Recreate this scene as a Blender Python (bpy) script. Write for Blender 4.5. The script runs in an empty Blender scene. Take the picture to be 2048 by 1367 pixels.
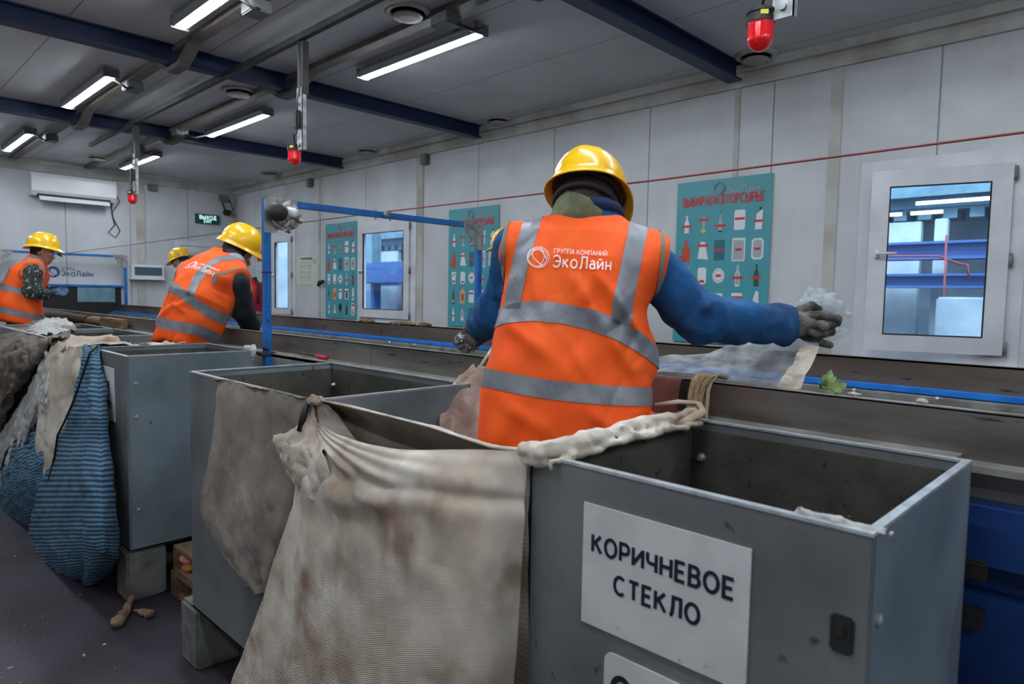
import bpy, bmesh, math, random
import numpy as np
from mathutils import Vector, Matrix
from mathutils.bvhtree import BVHTree

random.seed(4)
# ------------------------------------------------------------------ camera, world, exposure
SC = bpy.context.scene
COL = SC.collection
W_IMG, H_IMG, FPX = 2048.0, 1367.0, 1351.72
CAM_Z = 1.68
_d1 = np.array([-360 - 1024.0, -(566 - 683.5), -FPX]); _d1 /= np.linalg.norm(_d1)
_d2 = np.array([2350 - 1024.0, -(615 - 683.5), -FPX]); _d2 /= np.linalg.norm(_d2)
_x = -_d1; _z = np.cross(_x, _d2); _z /= np.linalg.norm(_z); _y = np.cross(_z, _x)
CM = np.array([_x, _y, _z])                  # camera vector -> world vector
CO = np.array([0.0, 0.0, CAM_Z])
cam_data = bpy.data.cameras.new('camera')
cam_data.sensor_width = 36.0
cam_data.lens = FPX / W_IMG * 36.0
cam_data.clip_start = 0.05
cam = bpy.data.objects.new('camera', cam_data)
COL.objects.link(cam)
cam.matrix_world = Matrix(((*CM[0], CO[0]), (*CM[1], CO[1]), (*CM[2], CO[2]), (0, 0, 0, 1)))
SC.camera = cam
cam_data.dof.use_dof = True
cam_data.dof.focus_distance = 2.9
cam_data.dof.aperture_fstop = 4.5

world = bpy.data.worlds.new('world'); SC.world = world
world.use_nodes = True
world.node_tree.nodes['Background'].inputs[0].default_value = (0.55, 0.7, 0.9, 1)
world.node_tree.nodes['Background'].inputs[1].default_value = 0.3
SC.view_settings.view_transform = 'Standard'
SC.view_settings.look = 'None'
SC.view_settings.gamma = 1.0
SC.view_settings.use_curve_mapping = False
SC.view_settings.exposure = 0.0
SC.cycles.max_bounces = 8
LAMP = 84.0                                   # emission strength of the tube diffusers

def ray(px, py):
    return CM @ np.array([px - 1024.0, -(py - 683.5), -FPX])
def at(px, py, ax, v):                        # the point of a sight line on a world plane
    r = ray(px, py); i = 'xyz'.index(ax)
    return Vector(CO + r * ((v - CO[i]) / r[i]))
def dp(px, py, d):                            # the point of a sight line at a depth
    return Vector(CO + ray(px, py) * (d / FPX))
CR, CU, CF = Vector(CM[:, 0]), Vector(CM[:, 1]), Vector(-CM[:, 2])

XE, YW, ZC = -12.9, 5.6, 3.67                 # end wall, long wall, ceiling
XF, YB = 4.2, -3.4                            # walls behind the camera

# ------------------------------------------------------------------ materials
MATS = {}
def lin(c):
    return tuple((v / 12.92 if v <= 0.04045 else ((v + 0.055) / 1.055) ** 2.4) for v in c)
def rgb(r, g, b):
    return lin((r / 255.0, g / 255.0, b / 255.0)) + (1,)
def new_mat(name):
    m = bpy.data.materials.new(name); m.use_nodes = True
    nt = m.node_tree
    return m, nt, nt.nodes['Principled BSDF']
def nd(nt, t, **kw):
    n = nt.nodes.new(t)
    for k, v in kw.items(): setattr(n, k, v)
    return n
def pm(name, c1, c2=None, rough=0.6, metal=0.0, scale=6.0, detail=6.0, bump=0.0, bscale=None, lo=0.4, hi=0.65,
       spots=None, sscale=25.0, sthr=0.62, ssoft=0.06, stretch=None, sheen=0.0, coat=0.0):
    m, nt, b = new_mat(name)
    tc = nd(nt, 'ShaderNodeTexCoord')
    mp = nd(nt, 'ShaderNodeMapping'); nt.links.new(tc.outputs['Object'], mp.inputs[0])
    if stretch: mp.inputs['Scale'].default_value = stretch
    b.inputs['Roughness'].default_value = rough
    b.inputs['Metallic'].default_value = metal
    if sheen: b.inputs['Sheen Weight'].default_value = sheen
    if coat: b.inputs['Coat Weight'].default_value = coat
    col = None
    if c2 is None:
        b.inputs['Base Color'].default_value = c1
    else:
        n = nd(nt, 'ShaderNodeTexNoise'); n.inputs['Scale'].default_value = scale; n.inputs['Detail'].default_value = detail
        nt.links.new(mp.outputs[0], n.inputs['Vector'])
        r = nd(nt, 'ShaderNodeValToRGB'); r.color_ramp.elements[0].position = lo; r.color_ramp.elements[1].position = hi
        r.color_ramp.elements[0].color = c1; r.color_ramp.elements[1].color = c2
        nt.links.new(n.outputs[0], r.inputs[0]); col = r.outputs[0]
        if spots:
            n2 = nd(nt, 'ShaderNodeTexNoise'); n2.inputs['Scale'].default_value = sscale; n2.inputs['Detail'].default_value = 3
            nt.links.new(mp.outputs[0], n2.inputs['Vector'])
            r2 = nd(nt, 'ShaderNodeValToRGB'); r2.color_ramp.elements[0].position = sthr; r2.color_ramp.elements[1].position = sthr + ssoft
            r2.color_ramp.elements[0].color = (0, 0, 0, 1); r2.color_ramp.elements[1].color = (1, 1, 1, 1)
            nt.links.new(n2.outputs[0], r2.inputs[0])
            mx = nd(nt, 'ShaderNodeMix', data_type='RGBA'); nt.links.new(r2.outputs[0], mx.inputs[0])
            nt.links.new(col, mx.inputs[6]); mx.inputs[7].default_value = spots
            col = mx.outputs[2]
        nt.links.new(col, b.inputs['Base Color'])
    if bump:
        n3 = nd(nt, 'ShaderNodeTexNoise'); n3.inputs['Scale'].default_value = bscale or scale * 4; n3.inputs['Detail'].default_value = 4
        nt.links.new(mp.outputs[0], n3.inputs['Vector'])
        bp = nd(nt, 'ShaderNodeBump'); bp.inputs['Strength'].default_value = bump; bp.inputs['Distance'].default_value = 0.01
        nt.links.new(n3.outputs[0], bp.inputs['Height']); nt.links.new(bp.outputs[0], b.inputs['Normal'])
    MATS[name] = m
    return m
def emit_mat(name, c, s):
    m, nt, b = new_mat(name)
    b.inputs['Base Color'].default_value = c
    b.inputs['Emission Color'].default_value = c; b.inputs['Emission Strength'].default_value = s
    MATS[name] = m
    return m
def panel_mat(name, base, dirt, axis, period, offset, line, minor=0.1, rough=0.45, width=0.006):
    """painted steel sandwich panels: a joint every period metres, fine ribs between"""
    m, nt, b = new_mat(name)
    g = nd(nt, 'ShaderNodeNewGeometry'); sp = nd(nt, 'ShaderNodeSeparateXYZ'); nt.links.new(g.outputs['Position'], sp.inputs[0])
    def M(op, a, bb=None):
        n = nd(nt, 'ShaderNodeMath', operation=op)
        for i, v in enumerate((a, bb)):
            if v is None: continue
            if isinstance(v, (int, float)): n.inputs[i].default_value = v
            else: nt.links.new(v, n.inputs[i])
        return n.outputs[0]
    x = M('SUBTRACT', sp.outputs[axis], offset)
    def seam(per, w):
        f = M('ABSOLUTE', M('SUBTRACT', M('FLOORED_MODULO', M('ADD', x, per / 2), per), per / 2))
        return M('LESS_THAN', f, w)
    s1 = seam(period, width); s2 = seam(minor, width * 0.5)
    tc = nd(nt, 'ShaderNodeTexNoise'); tc.inputs['Scale'].default_value = 1.6; tc.inputs['Detail'].default_value = 7
    nt.links.new(g.outputs['Position'], tc.inputs['Vector'])
    r = nd(nt, 'ShaderNodeValToRGB'); r.color_ramp.elements[0].position = .35; r.color_ramp.elements[1].position = .75
    r.color_ramp.elements[0].color = base; r.color_ramp.elements[1].color = dirt; nt.links.new(tc.outputs[0], r.inputs[0])
    mx = nd(nt, 'ShaderNodeMix', data_type='RGBA'); nt.links.new(M('ADD', M('MULTIPLY', s1, .75), M('MULTIPLY', s2, .06)), mx.inputs[0])
    nt.links.new(r.outputs[0], mx.inputs[6]); mx.inputs[7].default_value = line
    nt.links.new(mx.outputs[2], b.inputs['Base Color']); b.inputs['Roughness'].default_value = rough
    bp = nd(nt, 'ShaderNodeBump'); bp.inputs['Distance'].default_value = 0.004; bp.invert = True; bp.inputs['Strength'].default_value = .5
    nt.links.new(M('ADD', s1, M('MULTIPLY', s2, .25)), bp.inputs['Height']); nt.links.new(bp.outputs[0], b.inputs['Normal'])
    MATS[name] = m
    return m
def cloth_mat(name, c1, c2, rough=0.9, weave=440.0, bump=0.25, scale=5.0, lo=.35, hi=.7, spots=None, sthr=.62, sscale=9, ssoft=.2):
    m = pm(name, c1, c2, rough=rough, scale=scale, lo=lo, hi=hi, spots=spots, sthr=sthr, sscale=sscale, detail=8, ssoft=ssoft)
    nt = m.node_tree; b = nt.nodes['Principled BSDF']
    tc = nd(nt, 'ShaderNodeTexCoord')
    hs = []
    for ax in ('X', 'Y'):
        w = nd(nt, 'ShaderNodeTexWave', bands_direction=ax); w.inputs['Scale'].default_value = weave / 6.28; w.inputs['Distortion'].default_value = 3
        w.inputs['Detail'].default_value = 2; w.inputs['Detail Scale'].default_value = 1
        nt.links.new(tc.outputs['UV'], w.inputs['Vector']); hs.append(w.outputs['Fac'])
    a = nd(nt, 'ShaderNodeMath', operation='ADD'); nt.links.new(hs[0], a.inputs[0]); nt.links.new(hs[1], a.inputs[1])
    n = nd(nt, 'ShaderNodeTexNoise'); n.inputs['Scale'].default_value = 30; n.inputs['Detail'].default_value = 6
    nt.links.new(tc.outputs['Object'], n.inputs['Vector'])
    if b.inputs['Base Color'].links:            # threads show in the colour too
        lk = b.inputs['Base Color'].links[0]; src = lk.from_socket; nt.links.remove(lk)
        mr = nd(nt, 'ShaderNodeMapRange'); mr.inputs['From Max'].default_value = 2.0; mr.inputs['To Min'].default_value = .86; mr.inputs['To Max'].default_value = 1.04; nt.links.new(a.outputs[0], mr.inputs['Value'])
        n5 = nd(nt, 'ShaderNodeTexNoise'); n5.inputs['Scale'].default_value = 11; n5.inputs['Detail'].default_value = 9; nt.links.new(tc.outputs['Object'], n5.inputs['Vector'])
        m5 = nd(nt, 'ShaderNodeMapRange'); m5.inputs['From Min'].default_value = .3; m5.inputs['From Max'].default_value = .7; m5.inputs['To Min'].default_value = .82; m5.inputs['To Max'].default_value = 1.08; nt.links.new(n5.outputs[0], m5.inputs['Value'])
        pr2 = nd(nt, 'ShaderNodeMath', operation='MULTIPLY'); nt.links.new(mr.outputs[0], pr2.inputs[0]); nt.links.new(m5.outputs[0], pr2.inputs[1])
        vm = nd(nt, 'ShaderNodeVectorMath', operation='SCALE'); nt.links.new(src, vm.inputs[0]); nt.links.new(pr2.outputs[0], vm.inputs['Scale']); nt.links.new(vm.outputs[0], b.inputs['Base Color'])
    a2 = nd(nt, 'ShaderNodeMath', operation='MULTIPLY_ADD'); nt.links.new(n.outputs[0], a2.inputs[0]); a2.inputs[1].default_value = 2.5
    nt.links.new(a.outputs[0], a2.inputs[2])
    bp = nd(nt, 'ShaderNodeBump'); bp.inputs['Strength'].default_value = bump; bp.inputs['Distance'].default_value = 0.004
    nt.links.new(a2.outputs[0], bp.inputs['Height']); nt.links.new(bp.outputs[0], b.inputs['Normal'])
    return m

panel_mat('wall_panel', rgb(205, 208, 212), rgb(184, 185, 186), 0, 1.203, -3.684, rgb(105, 105, 104))
panel_mat('end_panel', rgb(205, 208, 212), rgb(184, 185, 186), 1, 0.95, 2.816, rgb(110, 110, 110))
panel_mat('ceiling_panel', rgb(204, 205, 208), rgb(188, 189, 192), 1, 1.0, 0.35, rgb(112, 112, 114), minor=.2)
pm('trim_white', rgb(190, 188, 184), rgb(160, 155, 148), rough=.5, scale=3)
pm('pvc_white', rgb(214, 215, 220), rgb(198, 198, 204), rough=.35, scale=4)
pm('pvc_shadow', rgb(70, 74, 82), rough=.6)
pm('floor', rgb(58, 48, 60), rgb(36, 30, 40), rough=.55, scale=2.5, bump=.25, bscale=60, spots=rgb(100, 92, 100), sscale=40, sthr=.68)
pm('blue_paint', rgb(28, 112, 190), rgb(20, 90, 160), rough=.4, scale=9, spots=rgb(50, 60, 72), sscale=30, sthr=.66)
pm('blue_beam', rgb(22, 38, 76), rgb(16, 30, 64), rough=.5, scale=5)
pm('blue_frame', rgb(12, 56, 118), rgb(8, 38, 88), rough=.5, scale=4, spots=rgb(40, 42, 48), sscale=14, sthr=.64)
pm('blue_strip', rgb(30, 122, 215), rgb(24, 104, 190), rough=.35, scale=10)
pm('bin_steel', rgb(130, 132, 133), rgb(108, 110, 111), rough=.42, metal=.35, scale=3.5, bump=.06, bscale=70, spots=rgb(84, 76, 66), sscale=22, sthr=.70)
pm('bin_steel_side', rgb(136, 148, 156), rgb(112, 124, 130), rough=.4, metal=.3, scale=2.6, bump=.06, bscale=80, spots=rgb(88, 76, 62), sscale=16, sthr=.70)
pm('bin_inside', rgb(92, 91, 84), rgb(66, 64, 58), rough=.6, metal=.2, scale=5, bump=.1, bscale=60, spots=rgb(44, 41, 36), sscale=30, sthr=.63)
pm('bright_edge', rgb(190, 196, 202), rgb(160, 164, 168), rough=.3, metal=.3, scale=30)
pm('board_steel', rgb(132, 128, 122), rgb(90, 84, 78), rough=.38, metal=.5, scale=4, stretch=(.35, 1, 2.2), bump=.05, bscale=50, spots=rgb(70, 52, 40), sscale=20, sthr=.66)
pm('board_far', rgb(112, 98, 86), rgb(78, 66, 56), rough=.5, metal=.35, scale=3, stretch=(.4, 1, 2.5), spots=rgb(52, 44, 40), sscale=14, sthr=.66)
pm('ledge', rgb(172, 170, 166), rgb(132, 128, 122), rough=.35, metal=.4, scale=8)
pm('belt', rgb(52, 48, 46), rgb(36, 33, 32), rough=.75, scale=7)
pm('concrete', rgb(112, 112, 106), rgb(86, 86, 82), rough=.95, scale=14, bump=.35, bscale=80)
pm('wood', rgb(128, 100, 74), rgb(88, 68, 50), rough=.85, scale=5, stretch=(1, 6, 6), bump=.3, bscale=20)
pm('wood_dark', rgb(92, 74, 58), rgb(58, 48, 40), rough=.9, scale=6, stretch=(1, 6, 6), bump=.3, bscale=20)
pm('grey_plastic', rgb(120, 122, 124), rgb(104, 105, 107), rough=.5, scale=8)
pm('fixture_grey', rgb(120, 122, 124), rough=.5)
pm('conduit', rgb(112, 106, 98), rgb(92, 86, 80), rough=.6, scale=6)
pm('dark_metal', rgb(60, 60, 60), rgb(44, 44, 46), rough=.5, metal=.4, scale=8)
pm('galvanized', rgb(172, 174, 176), rgb(128, 130, 132), rough=.4, metal=.5, scale=20)
pm('black', rgb(24, 24, 27), rough=.5)
pm('black_rubber', rgb(30, 30, 32), rough=.8)
pm('white_plastic', rgb(226, 227, 230), rough=.3)
pm('dirty_rag', rgb(190, 186, 178), rgb(84, 72, 60), rough=.9, scale=30)
pm('red_lens', rgb(214, 20, 30), rough=.12, coat=.5)
MATS['red_lens'].node_tree.nodes['Principled BSDF'].inputs['Emission Color'].default_value = rgb(230, 20, 30)
MATS['red_lens'].node_tree.nodes['Principled BSDF'].inputs['Emission Strength'].default_value = .08
pm('red_rope', rgb(150, 56, 58), rgb(120, 80, 80), rough=.7, scale=120)
pm('wire', rgb(60, 56, 54), rough=.6)
pm('helmet_yellow', rgb(248, 194, 8), rgb(226, 172, 10), rough=.3, scale=9, lo=.45, hi=.8, coat=.4)
pm('vest_orange', rgb(255, 98, 10), rgb(255, 86, 6), rough=.75, scale=5, bump=.12, bscale=260)
pm('reflective', rgb(140, 142, 150), rgb(118, 120, 128), rough=.45, metal=.25, scale=14, bump=.1, bscale=90)
pm('piping', rgb(128, 122, 112), rough=.8)
pm('logo_white', rgb(244, 232, 226), rough=.7)
pm('jacket_blue', rgb(8, 84, 140), rgb(4, 54, 100), rough=.85, scale=6, bump=.3, bscale=60)
pm('collar_blue', rgb(30, 52, 92), rgb(20, 36, 66), rough=.85, scale=12)
pm('black_cloth', rgb(42, 44, 50), rgb(28, 29, 34), rough=.9, scale=10, bump=.2, bscale=60)
pm('pattern_cloth', rgb(44, 48, 50), rgb(40, 43, 46), rough=.9, scale=10, spots=rgb(160, 160, 150), sscale=42, sthr=.57)
pm('trousers', rgb(40, 44, 56), rgb(30, 32, 42), rough=.9, scale=6)
pm('skin', rgb(190, 138, 112), rgb(176, 120, 96), rough=.5, scale=20)
pm('hair', rgb(44, 34, 30), rgb(28, 22, 20), rough=.8, scale=60, bump=.5, bscale=160)
pm('hairnet', rgb(62, 48, 44), rgb(36, 30, 28), rough=.85, scale=70, bump=.5, bscale=160)
pm('olive', rgb(122, 126, 98), rgb(92, 94, 72), rough=.85, scale=12, bump=.3, bscale=30)
pm('glove_grey', rgb(112, 108, 100), rgb(58, 54, 50), rough=.9, scale=22, bump=.5, bscale=140)
pm('glove_blue', rgb(70, 100, 128), rgb(46, 62, 84), rough=.85, scale=16, bump=.3, bscale=120)
pm('glove_dark', rgb(40, 48, 64), rgb(26, 30, 40), rough=.6, scale=16)
pm('boots', rgb(30, 28, 27), rough=.6)
pm('teal', rgb(72, 158, 170), rgb(66, 150, 162), rough=.45, scale=2)
pm('teal_dark', rgb(12, 108, 126), rough=.5)
pm('print_red', rgb(206, 46, 58), rough=.5)
pm('print_white', rgb(222, 226, 230), rough=.45)
pm('print_grey', rgb(164, 172, 180), rough=.45)
pm('print_black', rgb(34, 38, 38), rough=.45)
pm('print_green', rgb(44, 78, 62), rough=.45)
pm('print_orange', rgb(206, 84, 44), rgb(170, 60, 34), rough=.45, scale=60)
pm('print_tan', rgb(206, 168, 124), rough=.5)
pm('print_blue', rgb(44, 72, 132), rough=.5)
pm('print_yellow', rgb(206, 196, 60), rough=.5)
pm('plan_paper', rgb(206, 214, 190), rgb(198, 206, 184), rough=.5)
pm('sign_paper', rgb(204, 205, 203), rgb(188, 189, 187), rough=.5, scale=7, spots=rgb(160, 156, 148), sscale=30, sthr=.7)
pm('ink', rgb(26, 24, 44), rough=.5)
pm('pipe_red', rgb(150, 62, 66), rough=.6)
pm('red_paint', rgb(186, 26, 40), rough=.4)
pm('panel_window', rgb(70, 96, 104), rough=.15)
emit_mat('exit_green', rgb(10, 66, 48), .15)
emit_mat('exit_white', rgb(190, 235, 235), 1.1)
emit_mat('lamp_on', (0.86, 0.94, 1.0, 1), LAMP)
cloth_mat('sack_cream', rgb(232, 222, 208), rgb(176, 156, 136), scale=3.2, bump=.5, spots=rgb(150, 124, 104), sthr=.50, sscale=5)
cloth_mat('sack_grey', rgb(168, 156, 146), rgb(122, 108, 98), scale=4, bump=.5, spots=rgb(196, 186, 172), sthr=.64)
cloth_mat('sack_brown', rgb(150, 134, 122), rgb(104, 92, 84), scale=3, bump=.4)
cloth_mat('sack_white', rgb(200, 200, 198), rgb(158, 156, 152), scale=5, bump=.3)
cloth_mat('sack_pink', rgb(196, 170, 158), rgb(150, 116, 106), scale=7, bump=.4, spots=rgb(128, 88, 80), sthr=.6)
cloth_mat('tarp_red', rgb(120, 66, 54), rgb(92, 50, 42), scale=6, bump=.3)
pm('strap_tan', rgb(170, 146, 112), rgb(120, 92, 64), rough=.9, scale=40, stretch=(6, 1, .6), bump=.4)
pm('strap_olive', rgb(160, 156, 120), rough=.85)
pm('pink_stuff', rgb(216, 136, 130), rough=.7)
pm('orange_stuff', rgb(186, 120, 56), rough=.8)
pm('leaf_green', rgb(150, 172, 104), rgb(84, 112, 60), rough=.6, scale=30)
pm('paper_brown', rgb(132, 108, 84), rgb(104, 84, 64), rough=.9, scale=30)
pm('foil', rgb(190, 188, 190), rgb(70, 66, 68), rough=.25, metal=.6, scale=70)
pm('far_white', rgb(206, 218, 228), rgb(176, 192, 206), rough=.6, scale=2)
pm('far_blue', rgb(62, 98, 158), rough=.5)
pm('far_grey', rgb(120, 150, 165), rgb(96, 128, 146), rough=.5, scale=4)
emit_mat('far_lamp', (0.8, 0.92, 1.0, 1), 9.0)
emit_mat('fill_light', (0.80, 0.91, 1.0, 1), 19.0)

# striped blue sack
m, nt, b = new_mat('sack_blue'); MATS['sack_blue'] = m
tc = nd(nt, 'ShaderNodeTexCoord')
w = nd(nt, 'ShaderNodeTexWave', bands_direction='Z', wave_profile='SIN'); w.inputs['Scale'].default_value = 13.0
w.inputs['Distortion'].default_value = 0.8; w.inputs['Detail Scale'].default_value = .6
mp = nd(nt, 'ShaderNodeMapping'); nt.links.new(tc.outputs['UV'], mp.inputs[0]); mp.inputs['Rotation'].default_value = (0, 0, 0)
mp.inputs['Scale'].default_value = (.0, 1, 1)
sxyz = nd(nt, 'ShaderNodeSeparateXYZ'); nt.links.new(tc.outputs['UV'], sxyz.inputs[0])
cx = nd(nt, 'ShaderNodeCombineXYZ'); nt.links.new(sxyz.outputs[1], cx.inputs[2])
nt.links.new(cx.outputs[0], w.inputs['Vector'])
r = nd(nt, 'ShaderNodeValToRGB'); r.color_ramp.elements[0].position = .35; r.color_ramp.elements[1].position = .7
r.color_ramp.elements[0].color = rgb(30, 58, 88); r.color_ramp.elements[1].color = rgb(88, 122, 140)
nt.links.new(w.outputs['Fac'], r.inputs[0]); nt.links.new(r.outputs[0], b.inputs['Base Color']); b.inputs['Roughness'].default_value = .8
bp = nd(nt, 'ShaderNodeBump'); bp.inputs['Strength'].default_value = .3; bp.inputs['Distance'].default_value = .004
nt.links.new(w.outputs['Fac'], bp.inputs['Height']); nt.links.new(bp.outputs[0], b.inputs['Normal'])

# window glass and thin plastic film
def glass_mat(name, tint, refl, alpha, rough=0.02):
    m, nt, b = new_mat(name); nt.nodes.remove(b)
    out = nt.nodes['Material Output']
    tr = nd(nt, 'ShaderNodeBsdfTransparent'); tr.inputs[0].default_value = tint
    gl = nd(nt, 'ShaderNodeBsdfGlossy'); gl.inputs['Roughness'].default_value = rough; gl.inputs[0].default_value = refl
    fr = nd(nt, 'ShaderNodeFresnel'); fr.inputs[0].default_value = 1.5
    ad = nd(nt, 'ShaderNodeMath', operation='MULTIPLY_ADD'); nt.links.new(fr.outputs[0], ad.inputs[0]); ad.inputs[1].default_value = 1.6; ad.inputs[2].default_value = alpha
    ge = nd(nt, 'ShaderNodeNewGeometry'); fb = nd(nt, 'ShaderNodeMath', operation='SUBTRACT'); fb.inputs[0].default_value = 1.0; nt.links.new(ge.outputs['Backfacing'], fb.inputs[1])
    ml = nd(nt, 'ShaderNodeMath', operation='MULTIPLY', use_clamp=True); nt.links.new(ad.outputs[0], ml.inputs[0]); nt.links.new(fb.outputs[0], ml.inputs[1])
    mx = nd(nt, 'ShaderNodeMixShader'); nt.links.new(ml.outputs[0], mx.inputs[0]); nt.links.new(tr.outputs[0], mx.inputs[1]); nt.links.new(gl.outputs[0], mx.inputs[2])
    nt.links.new(mx.outputs[0], out.inputs[0])
    MATS[name] = m
    return m, nt
glass_mat('glass', (.86, .95, 1, 1), (.8, .9, 1, 1), .02)
m, nt = glass_mat('film', (.93, .95, .97, 1), (.9, .93, .96, 1), .10, .2)
mx0 = [n for n in nt.nodes if n.type == 'MIX_SHADER'][0]
df = nd(nt, 'ShaderNodeBsdfDiffuse'); df.inputs[0].default_value = rgb(214, 220, 224)
tl = nd(nt, 'ShaderNodeBsdfTranslucent'); tl.inputs[0].default_value = rgb(214, 220, 224)
m2 = nd(nt, 'ShaderNodeMixShader'); m2.inputs[0].default_value = .5; nt.links.new(df.outputs[0], m2.inputs[1]); nt.links.new(tl.outputs[0], m2.inputs[2])
nz = nd(nt, 'ShaderNodeTexNoise'); nz.inputs['Scale'].default_value = 14; nz.inputs['Detail'].default_value = 8
tcf = nd(nt, 'ShaderNodeTexCoord'); nt.links.new(tcf.outputs['Object'], nz.inputs['Vector'])
rr = nd(nt, 'ShaderNodeValToRGB'); rr.color_ramp.elements[0].position = .4; rr.color_ramp.elements[1].position = .66
rr.color_ramp.elements[0].color = (.42, .42, .42, 1); rr.color_ramp.elements[1].color = (.92, .92, .92, 1); nt.links.new(nz.outputs[0], rr.inputs[0])
m3 = nd(nt, 'ShaderNodeMixShader'); nt.links.new(rr.outputs[0], m3.inputs[0]); nt.links.new(mx0.outputs[0], m3.inputs[1]); nt.links.new(m2.outputs[0], m3.inputs[2])
nt.links.new(m3.outputs[0], nt.nodes['Material Output'].inputs[0])
bpf = nd(nt, 'ShaderNodeBump'); bpf.inputs['Strength'].default_value = .2; bpf.inputs['Distance'].default_value = .01
nzb = nd(nt, 'ShaderNodeTexNoise'); nzb.inputs['Scale'].default_value = 40; nzb.inputs['Detail'].default_value = 5; nt.links.new(tcf.outputs['Object'], nzb.inputs['Vector'])
nt.links.new(nzb.outputs[0], bpf.inputs['Height'])
for n in nt.nodes:
    if n.type in ('BSDF_GLOSSY', 'BSDF_DIFFUSE'): nt.links.new(bpf.outputs[0], n.inputs['Normal'])

# ------------------------------------------------------------------ mesh helpers (all in world coordinates)
def rootloc(p):
    v = Vector((0, 0, 0))
    while p is not None:
        v += p.location; p = p.parent
    return v
def tag(o, label=None, cat=None, group=None, kind=None):
    if label: o['label'] = label
    if cat: o['category'] = cat
    if group: o['group'] = group
    if kind: o['kind'] = kind
    return o
def thing(name, label, cat, loc=(0, 0, 0), group=None):
    o = bpy.data.objects.new(name, None); COL.objects.link(o); o.location = Vector(loc)
    o.empty_display_size = .1
    return tag(o, label, cat, group)
def link_mesh(name, verts, faces, mats, parent=None, base=None, smooth=False, fmat=None, uv=None, label=None):
    off = rootloc(parent) if parent is not None else Vector(base or (0, 0, 0))
    me = bpy.data.meshes.new(name)
    V = np.array([tuple(v) for v in verts], dtype=float) - np.array(off)
    me.from_pydata([tuple(v) for v in V], [], [tuple(f) for f in faces])
    if isinstance(mats, str): mats = [mats]
    for mm in mats: me.materials.append(MATS[mm])
    if fmat is not None: me.polygons.foreach_set('material_index', list(fmat))
    if smooth: me.polygons.foreach_set('use_smooth', [True] * len(me.polygons))
    if uv is not None:
        l = me.uv_layers.new(name='uv')
        idx = np.zeros(len(me.loops), dtype=int); me.loops.foreach_get('vertex_index', idx)
        l.data.foreach_set('uv', np.array(uv)[idx].astype(float).ravel())
    me.update()
    o = bpy.data.objects.new(name, me); COL.objects.link(o)
    if parent is not None: o.parent = parent
    elif base is not None: o.location = Vector(base)
    if label: o['label'] = label
    return o
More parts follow.
